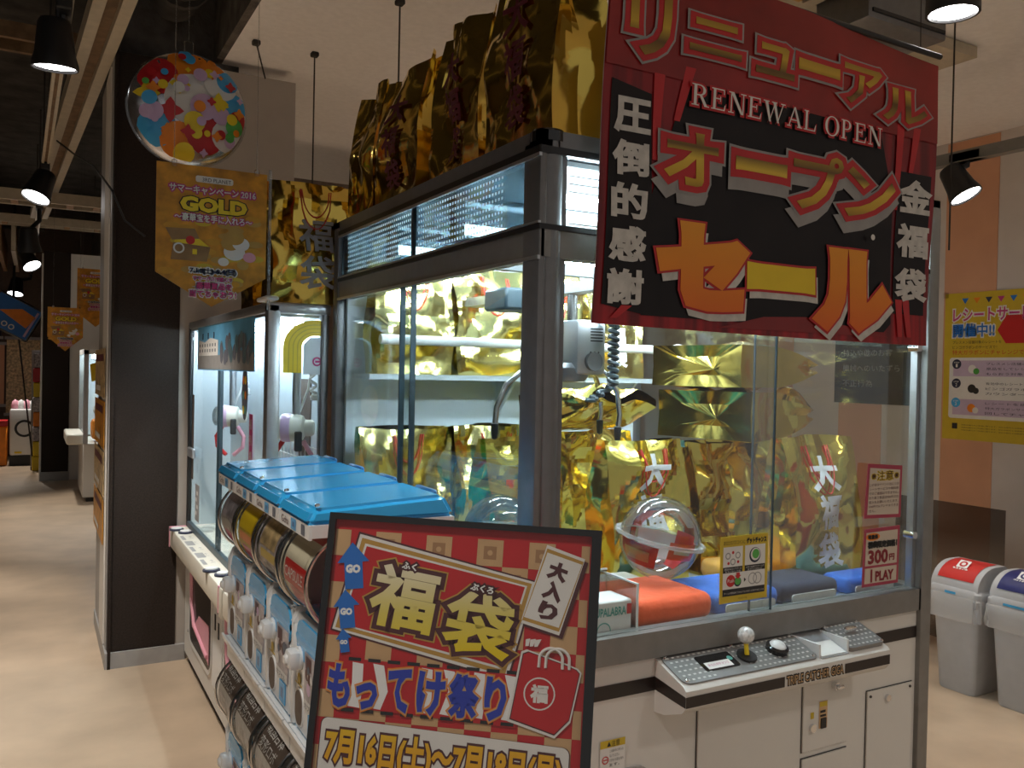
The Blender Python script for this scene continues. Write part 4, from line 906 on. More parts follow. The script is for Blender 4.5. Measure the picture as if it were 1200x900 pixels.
#--
# lettering : grey rim, red rim, gold face
def btext(s_, box, face, name='lettering', rims=(0.026, 0.020, 0.0), mats=None, rot=0.0, sk=0.0, dz=0.0):
    mb = MB(); mats = mats or ['grey_ink', 'red_print', face]
    for k, g in enumerate(rims): mb.text(fb, s_, *box, 0.0078+0.0014*k+dz, k, grow=g, rot=rot, skew=sk, sub=1, fn=bfn)
    return part(name, mb, mats, t)
for s_, box in (('リ', (1.165, 1.275, 2.335, 2.475)), ('ニ', (1.335, 1.49, 2.37, 2.445)), ('ュ', (1.545, 1.675, 2.358, 2.43)), ('ー', (1.695, 1.85, 2.395, 2.418)), ('ア', (1.875, 2.025, 2.345, 2.445)), ('ル', (2.035, 2.215, 2.325, 2.415))):
    btext(s_, box, 'gold_letter_top', rims=(0.022, 0.0165, 0.003))
for s_, box in (('オ', (1.275, 1.43, 2.055, 2.175)), ('ー', (1.495, 1.665, 2.115, 2.140)), ('プ', (1.695, 1.875, 2.045, 2.185)), ('ン', (1.895, 2.085, 2.045, 2.17))):
    mb = MB(); mb.text(fb, s_, box[0]-.004, box[1]-.004, box[2]-0.03, box[3]-0.03, 0.0066, 0, grow=0.022, sub=1, fn=bfn); part('letter_side', mb, 'grey_ink', t)
    btext(s_, box, 'gold_letter', rims=(0.027, 0.021, 0.004))
for s_, box, fc in (('セ', (1.275, 1.515, 1.775, 1.95), 'fire'), ('ー', (1.555, 1.76, 1.842, 1.868), 'yellow'), ('ル', (1.80, 2.06, 1.75, 1.935), 'fire')):
    mb = MB(); mb.text(fb, s_, box[0]+.012, box[1]+.012, box[2]-0.022, box[3]-0.022, 0.0066, 0, grow=0.020, sub=1, fn=bfn); part('letter_side', mb, 'silver_ink', t)
    btext(s_, box, fc, rims=(0.026, 0.020), mats=['orange_print' if False else 'red_print', fc])
for i, c in enumerate('圧倒的感謝'):
    zc = 2.192-i*0.0975; xc = 1.182-0.0035*i; mb = MB(); mb.text(fb, c, xc-.047, xc+.047, zc-.037, zc+.037, 0.0052, 0, grow=0.0038, sub=1, fn=bfn); part('lettering', mb, 'silver_ink', t)
for i, c in enumerate('金福袋'):
    zc = 2.124-i*0.125; xc = 2.182-0.003*i; mb = MB(); mb.text(fb, c, xc-.062, xc+.062, zc-.043, zc+.043, 0.0052, 0, grow=0.0050, sub=1, fn=bfn); part('lettering', mb, 'silver_ink', t)
# serif capitals drawn from strokes : (list of polygons in a 0..1 box)
def ser(kind):
    T, th, sf = 0.17, 0.055, 0.05
    def stem(x, w_=T, y0=0, y1=1): return [(x, y0), (x+w_, y0), (x+w_, y1), (x, y1)]
    def serif(x0, x1, y): return [(x0, y), (x1, y), (x1, y+sf), (x0, y+sf)]
    def arc(cx, cy, rx, ry, a0, a1, w0, w1, k=12):
        o = []; i_ = []
        for i in range(k+1):
            a = R(a0+(a1-a0)*i/k); ww = w0+(w1-w0)*abs(math.cos(a)); o.append((cx+rx*math.cos(a), cy+ry*math.sin(a))); i_.append((cx+(rx-ww)*math.cos(a), cy+(ry-w0)*math.sin(a)))
        return [[o[j], o[j+1], i_[j+1], i_[j]] for j in range(k)]
    A = []
    if kind in 'REPL':
        A += [stem(0.12), serif(0, 0.42, 0), serif(0, 0.36, 1-sf)]
    if kind in 'RP':
        A += arc(0.42, 0.74, 0.40, 0.26, -90, 90, th, T); A += [[(0.25, 1-th), (0.45, 1-th), (0.45, 1), (0.25, 1)], [(0.25, 0.48), (0.45, 0.48), (0.45, 0.48+th), (0.25, 0.48+th)]]
    if kind == 'R': A += [[(0.45, 0.50), (0.62, 0.50), (0.95, 0), (0.76, 0)], serif(0.74, 1.04, 0)]
    if kind == 'E': A += [[(0.25, 1-th), (0.86, 1-th), (0.86, 1), (0.25, 1)], [(0.25, 0), (0.90, 0), (0.90, th), (0.25, th)], [(0.25, 0.5), (0.62, 0.5), (0.62, 0.5+th), (0.25, 0.5+th)], [(0.82, 0.76), (0.87, 0.76), (0.87, 1), (0.80, 1)], [(0.84, 0), (0.92, 0), (0.96, 0.27), (0.91, 0.27)], [(0.58, 0.40), (0.63, 0.40), (0.63, 0.65), (0.58, 0.65)]]
    if kind == 'L': A += [[(0.25, 0), (0.90, 0), (0.90, th), (0.25, th)], [(0.82, 0), (0.92, 0), (0.97, 0.32), (0.92, 0.32)]]
    if kind == 'N': A += [stem(0.13, th+.01), stem(0.83, th+.01), [(0.10, 1), (0.30, 1), (0.90, 0), (0.74, 0)], serif(0, 0.32, 0), serif(0, 0.28, 1-sf), serif(0.70, 1.02, 1-sf)]
    if kind == 'W': A += [[(0.02, 1), (0.17, 1), (0.36, 0), (0.27, 0)], [(0.33, 0.12), (0.27, 0), (0.48, 0.85), (0.52, 0.85)], [(0.42, 1), (0.57, 1), (0.76, 0), (0.67, 0)], [(0.73, 0.1), (0.67, 0), (0.92, 1), (0.97, 1)], serif(-0.05, 0.24, 1-sf), serif(0.36, 0.62, 1-sf), serif(0.82, 1.05, 1-sf)]
    if kind == 'A': A += [[(0.44, 1), (0.56, 1), (0.98, 0), (0.80, 0)], [(0.46, 1), (0.52, 0.97), (0.16, 0), (0.10, 0)], [(0.22, 0.32), (0.72, 0.32), (0.70, 0.37), (0.24, 0.37)], serif(0, 0.28, 0), serif(0.70, 1.06, 0)]
    if kind == 'O': A += arc(0.5, 0.5, 0.5, 0.52, 0, 360, th, T, 24)
    return A
mb = MB(); x = 1.345; wd = {'R': .082, 'E': .074, 'N': .088, 'W': .112, 'A': .084, 'L': .074, 'O': .086, 'P': .074, ' ': .036}
tot = sum(wd[c] for c in 'RENEWAL OPEN'); k_ = (2.035-1.345)/tot
for c in 'RENEWAL OPEN':
    ww = wd[c]*k_
    if c != ' ':
        for pl in ser(c):
            q = [(x+p[0]*ww*0.86, 2.243+p[1]*0.050) for p in pl]; mb.add([fb.p(a, b, 0.0105+bfn(a, b)) for a, b in q], [(0, 1, 2, 3)], 1)
            cx = sum(p[0] for p in q)/4; cz = sum(p[1] for p in q)/4
            mb.add([fb.p(a+(0.005 if a > cx else -0.005), b+(0.005 if b > cz else -0.005), 0.0088+bfn(a, b)) for a, b in q], [(0, 1, 2, 3)], 0)
    x += ww
part('lettering', mb, ['red_print', 'lilac_print' if False else 'paper'], t)
mb = MB(); mb.disc(fb, 1.997, 1.992, 0.008, 0.011); part('tape_dot', mb, 'paper', t)
part('hanging_bar', MB().cyl((1.10, BY+0.006, 2.555), (2.29, BY+0.006, 2.545), 0.008, n=10), 'black', t)
for xx in (1.2, 2.2): part('hanging_cord', MB().cyl((xx, BY+0.006, 2.55), (xx, BY+0.02, 3.31), 0.0013, n=6), 'soot', t)

# ------------------------------------------------------------------ framed lucky bag poster on a stand
PTL = Vector((0.48634433, 1.55685898, 1.33428919)); PR = Vector((0.82246363, -0.56795948, -0.0312347)); PU = Vector((0.1300019, 0.13423018, 0.98238575))
fp_ = Frame(PTL-PU*0.72, PR, PU); fp_.v = PU.normalized(); PW = 0.504; PH = 0.72
def pv(v): return PH-v          # v measured down from the top edge
t = thing('framed_poster_stand', 'black framed red lucky bag poster leaning on a floor stand', 'poster stand', (0.60, 1.34, 0.0))
mb = MB(); fw = 0.012
mb.prism(fp_, [(0, PH-fw), (PW, PH-fw), (PW, PH), (0, PH)], -0.012, 0.006).prism(fp_, [(0, 0), (PW, 0), (PW, fw), (0, fw)], -0.012, 0.006).prism(fp_, [(0, fw), (fw, fw), (fw, PH-fw), (0, PH-fw)], -0.012, 0.006).prism(fp_, [(PW-fw-.006, fw), (PW, fw), (PW, PH-fw), (PW-fw-.006, PH-fw)], -0.012, 0.006)
part('frame', mb, 'black_gloss', t)
mb = MB(); mb.prism(fp_, [(0.004, 0.004), (PW-0.004, 0.004), (PW-0.004, PH-0.004), (0.004, PH-0.004)], -0.011, -0.004); sh = part('poster_sheet', mb, 'red_print', t)
mb = MB(); c = 0.0475
for i in range(11):
    for k in range(14):
        if (i+k) % 2 == 0:
            a0 = 0.012+i*c-0.018; b1 = pv(0.030+k*c); b0 = b1-c; a1 = a0+c
            a0 = max(a0, 0.013); a1 = min(a1, PW-0.02)
            if a1 <= a0 or b0 < 0.013: continue
            mb.rect(fp_, a0, a1, b0, b1, -0.0035, 0)
            if k < 2 and c*0.9 < a1-a0: mb.rect(fp_, a0+.012, a1-.012, b0+.012, b1-.012, -0.0033, 1); mb.disc(fp_, (a0+a1)/2, (b0+b1)/2, .005, -0.0031, 0, 10)
part('checker_print', mb, ['tan_print', 'tan_dark'], t)
# tilted red signboard with striped edge
def quad(p, n, mi, mb): return mb.flat(fp_, [(a, pv(v)) for a, v in p], n, mi)
mb = MB(); A_, B_, C_, D_ = (0.056, 0.032), (0.392, 0.098), (0.352, 0.276), (0.020, 0.211)
def ins(p, q):
    cx = sum(a for a, b in p)/4; cy = sum(b for a, b in p)/4; out = []
    for a, b in p: out.append((a+(cx-a)*q*0.55, b+(cy-b)*q))
    return out
q0 = [D_, C_, B_, A_]
quad(q0, -0.0028, 0, mb); quad(ins(q0, .035), -0.0026, 1, mb); quad(ins(q0, .09), -0.0024, 2, mb); quad(ins(q0, .17), -0.0022, 1, mb); quad(ins(q0, .21), -0.002, 3, mb)
part('signboard_print', mb, ['ink_brown', 'paper', 'gold_print', 'red_print'], t)
def ptext(s_, box, mats, grows, n=-0.0012, rot=0.0, name='lettering', sk=0.0):
    mb = MB()
    for k, g in enumerate(grows): mb.text(fp_, s_, box[0], box[1], pv(box[3]), pv(box[2]), n+0.0004*k, k, grow=g, rot=rot, skew=sk)
    return part(name, mb, mats, t)
ptext('福', (0.094, 0.208, 0.094, 0.198), ['gold_print', 'ink_brown', 'fuku_grad'], (0.0145, 0.0118, 0.0036), rot=R(-7))
ptext('袋', (0.234, 0.350, 0.130, 0.232), ['gold_print', 'ink_brown', 'fuku_grad'], (0.0145, 0.0118, 0.0036), rot=R(-8))
ptext('ふく', (0.144, 0.170, 0.082, 0.094), ['ink_brown', 'white_ink'], (0.004, 0.0006), n=0.0, rot=R(-7))
ptext('ぶくろ', (0.273, 0.314, 0.112, 0.124), ['ink_brown', 'white_ink'], (0.004, 0.0006), n=0.0, rot=R(-8))
# white tag
mb = MB(); tq = [(0.367, 0.172), (0.437, 0.189), (0.476, 0.053), (0.406, 0.032)]
quad([(a+.006, b+.006) for a, b in tq], -0.0016, 0, mb); quad(tq, -0.0014, 1, mb); quad(ins(tq, .08), -0.0012, 2, mb); quad(ins(tq, .17), -0.001, 1, mb)
part('tag_print', mb, ['ink_brown', 'paper', 'gold_print'], t)
for c_, (a, b) in (('大', (0.4285, 0.078)), ('入', (0.4215, 0.113)), ('り', (0.4145, 0.149))): ptext(c_, (a-.015, a+.015, b-.014, b+.014), ['ink_brown'], (0.0022,), n=-0.0006, rot=R(-16))
# blue arrows
for cx, cy, s_, rt in ((0.052, 0.094, 1.0, 8), (0.047, 0.172, 0.82, 10), (0.048, 0.228, 0.5, 12)):
    mb = MB(); h = 0.042*s_; pts = []
    for a, b in ((0, h), (0.03*s_, 0.006*s_), (0.017*s_, 0.006*s_), (0.017*s_, -h), (-0.017*s_, -h), (-0.017*s_, 0.006*s_), (-0.03*s_, 0.006*s_)):
        r_ = R(rt); pts.append((cx+a*math.cos(r_)-b*math.sin(r_), pv(cy)+a*math.sin(r_)+b*math.cos(r_)))
    mb.flat(fp_, pts[::-1], -0.0011, 0); mb.text(fp_, 'GO', cx-.0125*s_, cx+.0125*s_, pv(cy)-.0065*s_-.006*s_, pv(cy)+.0065*s_-.006*s_, -0.0009, 1, grow=0.0013*s_, rot=R(4))
    part('arrow_print', mb, ['blue_print', 'white_ink'], t)
# striped band with blue lettering
mb = MB()
mb.flat(fp_, [(0.05, pv(0.342)), (0.37, pv(0.352)), (0.362, pv(0.262)), (0.045, pv(0.258))], -0.0019, 0)
for i, a in enumerate((0.078, 0.116, 0.205, 0.245, 0.30, 0.355)):
    k = 0.5 if i % 2 else -0.4
    pts = [(a-.012, pv(0.34)), (a+.010, pv(0.342)), (a+.016+.01*k, pv(0.31)), (a+.010, pv(0.266)), (a-.010, pv(0.264)), (a-.004+.01*k, pv(0.30))]
    mb.flat(fp_, pts, -0.0017, 1)
for i in range(9): mb.rect(fp_, 0.06+i*0.036, 0.083+i*0.036, pv(0.262), pv(0.256), -0.0015, 2)
for i in range(9): mb.rect(fp_, 0.055+i*0.036, 0.078+i*0.036, pv(0.350), pv(0.344), -0.0015, 2)
part('stripe_print', mb, ['red_print', 'white_ink', 'ink'], t)
for c_, a0, a1 in (('も', 0.028, 0.066), ('っ', 0.082, 0.116), ('て', 0.138, 0.176), ('け', 0.192, 0.238), ('祭', 0.250, 0.298), ('り', 0.314, 0.348)): ptext(c_, (a0, a1, 0.272 if c_ != 'っ' else 0.300, 0.340), ['orange_print', 'tan_print', 'royal'], (0.0066, 0.0050, 0.0030), n=-0.0010)
# little red bag drawing
mb = MB(); bq = [(0.360, 0.336), (0.438, 0.356), (0.462, 0.330), (0.476, 0.252), (0.470, 0.246), (0.452, 0.240), (0.385, 0.222), (0.376, 0.226)]
def grow(p, k):
    cx = sum(a for a, b in p)/len(p); cy = sum(b for a, b in p)/len(p); return [(cx+(a-cx)*k, cy+(b-cy)*k) for a, b in p]
mb.flat(fp_, [(a, pv(v)) for a, v in grow(bq, 1.09)], -0.0013, 1); mb.flat(fp_, [(a, pv(v)) for a, v in grow(bq, 1.03)], -0.0011, 2); mb.flat(fp_, [(a, pv(v)) for a, v in bq], -0.0009, 0)
mb.ring(fp_, 0.408, pv(0.291), 0.0255, 0.028, -0.0006, 1).text(fp_, '福', 0.394, 0.422, pv(0.305), pv(0.277), -0.0006, 1, 0.0016)
for off in (0, 0.012):
    pts = []
    for i in range(15):
        a = math.pi*i/14; pts.append(fp_.p(0.425+off+0.021*math.cos(a), pv(0.232-0.02*math.sin(a)+(0.014 if i in (0, 14) else 0)), -0.0004))
    mb.tube(pts, 0.0028, 6, 1)
for k in range(3): mb.flat(fp_, [(0.378+k*.008, pv(0.212)), (0.384+k*.008, pv(0.211)), (0.386+k*.010, pv(0.198)), (0.378+k*.008, pv(0.200))], -0.0006, 1)
part('bag_print', mb, ['red_print', 'paper', 'ink_brown'], t)
# date panel
mb = MB(); dq = rrect(0.022, 0.466, pv(0.475), pv(0.362), 0.012)
mb.flat(fp_, [(a, b-0.036*(a-0.022)) for a, b in grow(dq, 1.008)], -0.0018, 1); mb.flat(fp_, [(a, b-0.036*(a-0.022)) for a, b in dq], -0.0016, 0)
mb.rect(fp_, 0.03, 0.46, 0.02, pv(0.54), -0.0018, 0); mb.text(fp_, '大福袋つかみ取り!', 0.05, 0.44, pv(0.66), pv(0.57), -0.0014, 2, 0.003)
part('date_panel_print', mb, ['paper', 'ink_brown', 'red_print'], t)
ptext('7月16日(土)～7月18日(月)', (0.034, 0.454, 0.386, 0.450), ['ink_brown', 'date_grad'], (0.0058, 0.0024), n=-0.0010, rot=R(-1.8))
part('front_sheet', MB().prism(fp_, [(fw, fw), (PW-fw, fw), (PW-fw, PH-fw), (fw, PH-fw)], 0.0022, 0.003), 'poster_glass', t)
# stand : back post, two legs and base
bc = fp_.p(PW/2, 0.1, -0.02); 
mb = MB(); mb.tube([fp_.p(PW/2, 0.45, -0.02), fp_.p(PW/2, 0.0, -0.025), (bc.x+0.02, bc.y+0.03, 0.03)], 0.014, 10); part('post', mb, 'black', t)
for s_ in (-1, 1):
    q = fp_.p(PW/2+s_*0.22, 0, 0); part('leg', MB().tube([(bc.x+.02, bc.y+.03, 0.05), ((bc.x+q.x)/2, (bc.y+q.y)/2, 0.03), (q.x, q.y, 0.015)], 0.012, 8), 'black', t)
n_ = fp_.n; part('leg', MB().tube([(bc.x+.02, bc.y+.03, 0.05), (bc.x+.02-n_.x*0.05, bc.y+.03-n_.y*.05, 0.015)], 0.012, 8), 'black', t)

# ------------------------------------------------------------------ capsule toy machines
def capsule_machine(label, top, cards, seed):
    """local: front -y, width on x, base z=0, height 0.52"""
    t = thing('capsule_toy_machine', label, 'capsule machine', (0, 0, 0), 'blue and white capsule toy machines'); W = 0.1195; P = lambda n, m_, mt, par=None: part(n, m_, mt, par or t, world=False)
    P('rear_case', MB().rbox(-W, W, 0.12, 0.28, 0.0, 0.475, 0.006, 1).box(-W, W, 0.0, 0.12, 0.0, 0.02), 'blue_lid' if top else 'plastic_white')
    P('side_panel', MB().box(-W, -W+0.004, 0.02, 0.13, 0.0, 0.475).box(W-0.004, W, 0.02, 0.13, 0.0, 0.475), 'plastic_white')
    # front plate
    f = Frame((0, 0, 0), (1, 0, 0), (0, 0, 1))
    P('front_plate', MB().rbox(-W+.002, W-.002, 0.0, 0.02, 0.012, 0.268, 0.008, 2), 'plastic_white')
    rec = MB(); rec.prism(f, rrect(-0.085, 0.10, 0.178, 0.262, 0.035, 6), 0.001, 0.006); P('blue_recess', rec, 'blue_sky'); P('lower_panel', MB().prism(f, [(-.085, .02), (.10, .02), (.10, .178), (-.085, .178)], 0.001, 0.005), 'plastic_white')
    hood = MB(); hood.prism(Frame((0, 0, 0), (0, 1, 0), (0, 0, 1)), [(-0.006, 0.205), (-0.008, 0.225), (0.02, 0.285), (0.05, 0.285), (0.05, 0.205)], -0.085, 0.10); P('blue_hood', hood, 'blue_lid')
    rim = MB(); rim.rbox(-W, -W+0.022, -0.010, 0.03, 0.015, 0.250, 0.006, 2); rim.prism(Frame((0, 0, 0), (0, 1, 0), (0, 0, 1)), [(-0.010, 0.245), (0.002, 0.272), (0.03, 0.29), (0.03, 0.24)], -W, -W+0.022); P('divider_bar', rim, 'plastic_white')
    kn = P('crank_plate', MB().lathe([(0, 0), (0.026, 0.0), (0.026, 0.006), (0, 0.008)], (-0.055, -0.006, 0.178), (0, -1, 0), 20), 'plastic_white')
    P('crank_knob', MB().rbox(-0.080, -0.030, -0.036, -0.008, 0.157, 0.199, 0.010, 2).rbox(-0.068, -0.042, -0.042, -0.03, 0.166, 0.190, 0.005, 1), 'plastic_white', kn)
    P('coin_mark', MB().disc(f, -0.055, 0.132, 0.013, 0.0075, 0, 16).rect(f, -0.083, -0.03, 0.118, 0.122, 0.0075, 0), 'yellow_dull')
    out = MB(); out.prism(f, rrect(-0.082, -0.022, 0.028, 0.112, 0.029, 6), 0.002, 0.008); ou = P('outlet_rim', out, 'plastic_white')
    out = MB(); out.prism(f, rrect(-0.078, -0.026, 0.032, 0.107, 0.025, 6), 0.008, 0.0095); P('outlet_flap', out, 'brown_panel', ou)
    card = MB(); card.prism(f, [(-0.012, 0.085), (0.092, 0.085), (0.092, 0.205), (-0.012, 0.205)], 0.006, 0.008, 0)
    rnd = random.Random(seed)
    card.rect(f, -0.012, 0.088, 0.085, 0.105, 0.0085, 1); card.rect(f, 0.0, 0.04, 0.172, 0.20, 0.0085, 2)
    for k in range(6): card.disc(f, rnd.uniform(0, .08), rnd.uniform(.115, .18), rnd.uniform(.008, .016), 0.0084+k*0.0002, rnd.choice((1, 2, 3, 4)), 12)
    card.text(f, 'カプセル', 0.0, 0.075, 0.088, 0.101, 0.010, 3); P('info_card', card, [cards[0], 'paper', 'ink_brown', 'navy', 'lilac'])
    bl = MB(); bl.prism(f, [(0.018, 0.030), (0.070, 0.030), (0.070, 0.078), (0.018, 0.078)], 0.006, 0.008, 0); bl.rect(f, 0.034, 0.054, 0.042, 0.066, 0.0085, 1); P('blue_sticker', bl, ['blue_sky', 'blue_deep'])
    tr = MB(); tr.prism(Frame((0, 0, 0), (0, 1, 0), (0, 0, 1)), [(-0.022, 0.0), (-0.026, 0.018), (-0.021, 0.02), (-0.012, 0.010), (0.02, 0.012), (0.02, 0.0)], -W+.002, W-.002); P('tray_lip', tr, 'plastic_white')
    # drum
    c = (0, 0.075, 0.372); r_ = 0.122
    def drum(rad, x0, x1, a0, a1, k=26):
        m_ = MB(); vs = []
        for x in (x0, x1):
            for i in range(k+1):
                a = R(a0+(a1-a0)*i/k); vs.append((x, c[1]-rad*math.cos(a)*0.95, c[2]+rad*math.sin(a)*0.88))
        return m_, vs, [(i, i+1, k+2+i, k+1+i) for i in range(k)]
    m_, vs, fs = drum(r_, -0.104, 0.104, -100, 100); m_.add(vs, [g[::-1] for g in fs])
    for x0 in (-0.104, 0.104):
        n0 = len(m_.v); k = 26; m_.v += [Vector((x0, c[1]-r_*.95*math.cos(R(-100+200*i/k)), c[2]+r_*.88*math.sin(R(-100+200*i/k)))) for i in range(k+1)]; m_.f.append(list(range(n0, n0+k+1))); m_.m.append(0)
    gl = P('drum', m_, 'globe')
    for x in (-0.104, 0.104):
        pts = [(x, c[1]-(r_+.001)*.95*math.cos(R(a)), c[2]+(r_+.001)*.88*math.sin(R(a))) for a in range(-100, 101, 8)]
        P('drum_rim', MB().tube(pts, 0.004, 6), 'steel', gl)
    m_, vs, fs = drum(r_-0.006, -0.098, 0.098, -45, 62, 20); m_.add(vs, [g[::-1] for g in fs], 0)
    def on(x, a, o): return (x, c[1]-(r_+o)*.95*math.cos(R(a)), c[2]+(r_+o)*.88*math.sin(R(a)))
    def patch(x0, x1, a0, a1, mi, o=-0.0045):
        k = 6; n0 = len(m_.v)
        for x in (x0, x1): m_.v += [Vector(on(x, a0+(a1-a0)*i/k, o)) for i in range(k+1)]
        for i in range(k): m_.f.append([n0+k+1+i, n0+k+2+i, n0+i+1, n0+i]); m_.m.append(mi)
    if seed >= 50:
        patch(-.098, .098, 18, 60, 1)
        for row, (s_, a0, a1) in enumerate((('戦国合体', 40, 56), ('変形ロボ', 20, 36))):
            f9 = Frame((0, 0, 0), (1, 0, 0), (0, 0, 1)); q = MB(); q.text(f9, s_, -0.085, 0.055, 0, 1, 0, 0, 0.0)
            vs_ = [on(v.x, a0+(a1-a0)*v.z, -0.003) for v in q.v]; m_.add(vs_, q.f, 2)
        patch(-.09, .09, -20, 8, 3); patch(-.06, .03, -40, -24, 4)
    else:
        patch(-.098, .098, 48, 62, 1); patch(-.085, .06, 8, 44, 3); patch(-.07, .07, -8, 4, 4); patch(-.05, .08, -38, -14, 1)
        if seed == 14:
            patch(-.08, .08, -12, 16, 1, -0.003); f9 = Frame((0, 0, 0), (1, 0, 0), (0, 0, 1)); q = MB(); q.text(f9, 'CAPSULE', -0.07, 0.07, 0, 1); m_.add([on(v.x, -4+12*v.z, -0.001) for v in q.v], q.f, 2)
    P('display_card', m_, [cards[1], cards[2], 'paper', cards[3], cards[4]], gl)
    caps = MB()
    for k in range(9): 
        x = -0.08+0.08*(k % 3); y = c[1]+0.03-0.035*(k//3 % 2); z = c[2]-0.07+0.05*(k//3); caps.lathe([(0.026*math.cos(R(a)), 0.026*math.sin(R(a))) for a in range(-90, 91, 30)], (x, y+.03, z), (0, 0, 1), 10, k % 2)
    P('capsule_stock', caps, ['plastic_white', cards[3]], gl)['kind'] = 'stuff'
    # header strip
    hs = MB(); f8 = Frame((0, -0.040 if top else -0.008, 0), (1, 0, 0), (0, 0, 1)); hs.prism(f8, [(-W+.001, 0.470), (W-.001, 0.470), (W-.001, 0.500), (-W+.001, 0.500)], -0.006, 0.0, 0)
    if top: hs.rect(f8, -0.02, 0.02, 0.473, 0.497, 0.001, 1).rect(f8, 0.06, 0.085, 0.474, 0.496, 0.001, 2).text(f8, 'Gcha', -0.10, -0.04, 0.477, 0.493, 0.001, 3).rect(f8, -0.008, 0.008, 0.48, 0.49, 0.0015, 4)
    P('header_strip', hs, ['plastic_white', 'blue_sky', 'navy', 'ink_brown', 'blue_deep'])
    P('top_plate', MB().box(-W, W, -0.036 if top else -0.004, 0.28, 0.474, 0.500), 'plastic_white')
    if top:
        l_ = MB(); b = bmesh.new(); bmesh.ops.create_cube(b, size=1)
        for v in b.verts:
            up = v.co.z > 0; v.co = Vector((v.co.x*2*(W-(0.006 if up else 0)), (0.258 if up else 0.285) if v.co.y > 0 else (-0.030 if up else -0.050), (0.532 if v.co.y < 0 else 0.548) if up else 0.500))
        bmesh.ops.bevel(b, geom=b.edges[:], offset=0.010, segments=3, affect='EDGES'); l_.bm(b); li = P('lid', l_, 'blue_lid')
        P('lid_hinge', MB().rbox(-0.05, 0.05, 0.255, 0.270, 0.53, 0.550, 0.004, 1), 'blue_deep', li)
        P('lid_hasp', MB().lathe([(0.006, 0), (0.005, 0.004), (0, 0.005)], (W-0.016, -0.020, 0.537), (0, -0.2, 1), 8), 'chrome', li)
    return t
UP = [('far', 2.54, 11, ('motley', 'grey_print2', 'magenta', 'motley', 'grey_ink')), ('second', 2.298, 12, ('motley', 'yellow_dull', 'magenta', 'yellow', 'orange_print')), ('third', 2.055, 13, ('motley', 'motley', 'navy', 'glitter', 'yellow_dull')), ('near', 1.812, 14, ('motley', 'cream_card', 'ink_red', 'cream_card', 'red_print'))]
nm = {'far': 'farthest from the poster', 'second': 'third from the poster', 'third': 'second from the poster', 'near': 'next to the framed poster'}
desc = {'far': 'grey display card', 'second': 'yellow display card', 'third': 'mixed colour display card', 'near': 'cream display card and red caption'}
nm = {'far': 'at the row end by the white control ledge', 'second': 'one step from the ledge end', 'third': 'two steps from the ledge end', 'near': 'partly behind the framed poster'}
for k, y, sd, cs in UP:
    o = capsule_machine('upper capsule machine with blue lid and %s' % desc[k], True, cs, sd); o.location = (0.525, y, 0.785); o.rotation_euler = (0, 0, -PI2)
proto = None
for i, (k, y, sd, cs) in enumerate(UP):
    lab = 'lower capsule machine with dark lettered drum %s' % nm[k]
    if proto is None: o = proto = capsule_machine(lab, False, ('motley', 'silver_ink', 'brown_panel', 'grey_print2', 'yellow_dull'), 50)
    else: o = copy_tree(proto); o['label'] = lab
    o.location = (0.525, y, 0.262); o.rotation_euler = (0, 0, -PI2)
t = thing('capsule_machine_base', 'white steel base under the capsule machine rows', 'stand', (0.67, 2.18, 0))
part('frame', MB().rbox(0.54, 0.80, 1.692, 2.66, 0.06, 0.262, 0.01, 1), 'plastic_white', t)
for x in (0.56, 0.78):
    for y in (1.72, 2.63): part('caster', MB().cyl((x, y-.012, 0.03), (x, y+.012, 0.03), 0.03, n=16), 'black', t)

# ------------------------------------------------------------------ smaller crane game along the aisle
SX0, SX1, SY0, SY1 = 0.73, 1.20, 3.12, 4.92
SX1B = 0.955   # depth of the visible end at the near side
sm = thing('twin_crane_game', 'white and silver twin claw crane game beside the dark pillar', 'crane game', (0.85, 4.0, 0))
part('lower_body', MB().rbox(0.73, 0.95, SY0, SY1, 0.05, 0.64, 0.006, 1), 'cab_white', sm)
part('plinth', MB().box(0.75, 0.94, SY0+.02, SY1-.02, 0.0, 0.05), 'dark_brown', sm)
mb = MB(); mb.rbox(0.645, 0.95, SY0, SY1, 0.63, 0.735, 0.012, 2); led = part('control_ledge', mb, 'plastic_cream', sm)
for y in (3.50, SY1-0.012):
    mb = MB(); mb.box(0.643, 0.73, y-0.012, y+0.012, 0.7345, 0.737).box(0.6425, 0.645, y-0.012, y+0.012, 0.63, 0.737); part('pink_edge', mb, 'pink', led)
part('corner_block', MB().rbox(0.638, 0.70, 3.42, 3.475, 0.62, 0.745, 0.012, 2), 'plastic_cream', led)
for k, (x, y) in enumerate(((0.665, 4.80), (0.695, 4.70), (0.665, 3.78), (0.695, 3.68))):
    b_ = part('button_ring', MB().lathe([(0.036, 0), (0.036, 0.008), (0.028, 0.011)], (x, y, 0.735), (0, 0, 1), 18), 'navy', led); part('button_top', MB().lathe([(0.028, 0.008), (0.026, 0.015), (0, 0.017)], (x, y, 0.735), (0, 0, 1), 18), 'plastic_white', b_)
ft = Frame((0, 0, 0.7355), (0, -1, 0), (1, 0, 0)); mb = MB()
for k in range(5): mb.rect(ft, -4.62+k*0.15, -4.62+k*0.15+0.11, 0.655, 0.672+0.02*(k % 2), 0.0006, 0); mb.text(ft, '←1', -4.60+k*.15, -4.54+k*.15, 0.692, 0.71, 0.0008, 0)
part('ledge_print', mb, 'grey_ink', led)
fx = FX(0.73)
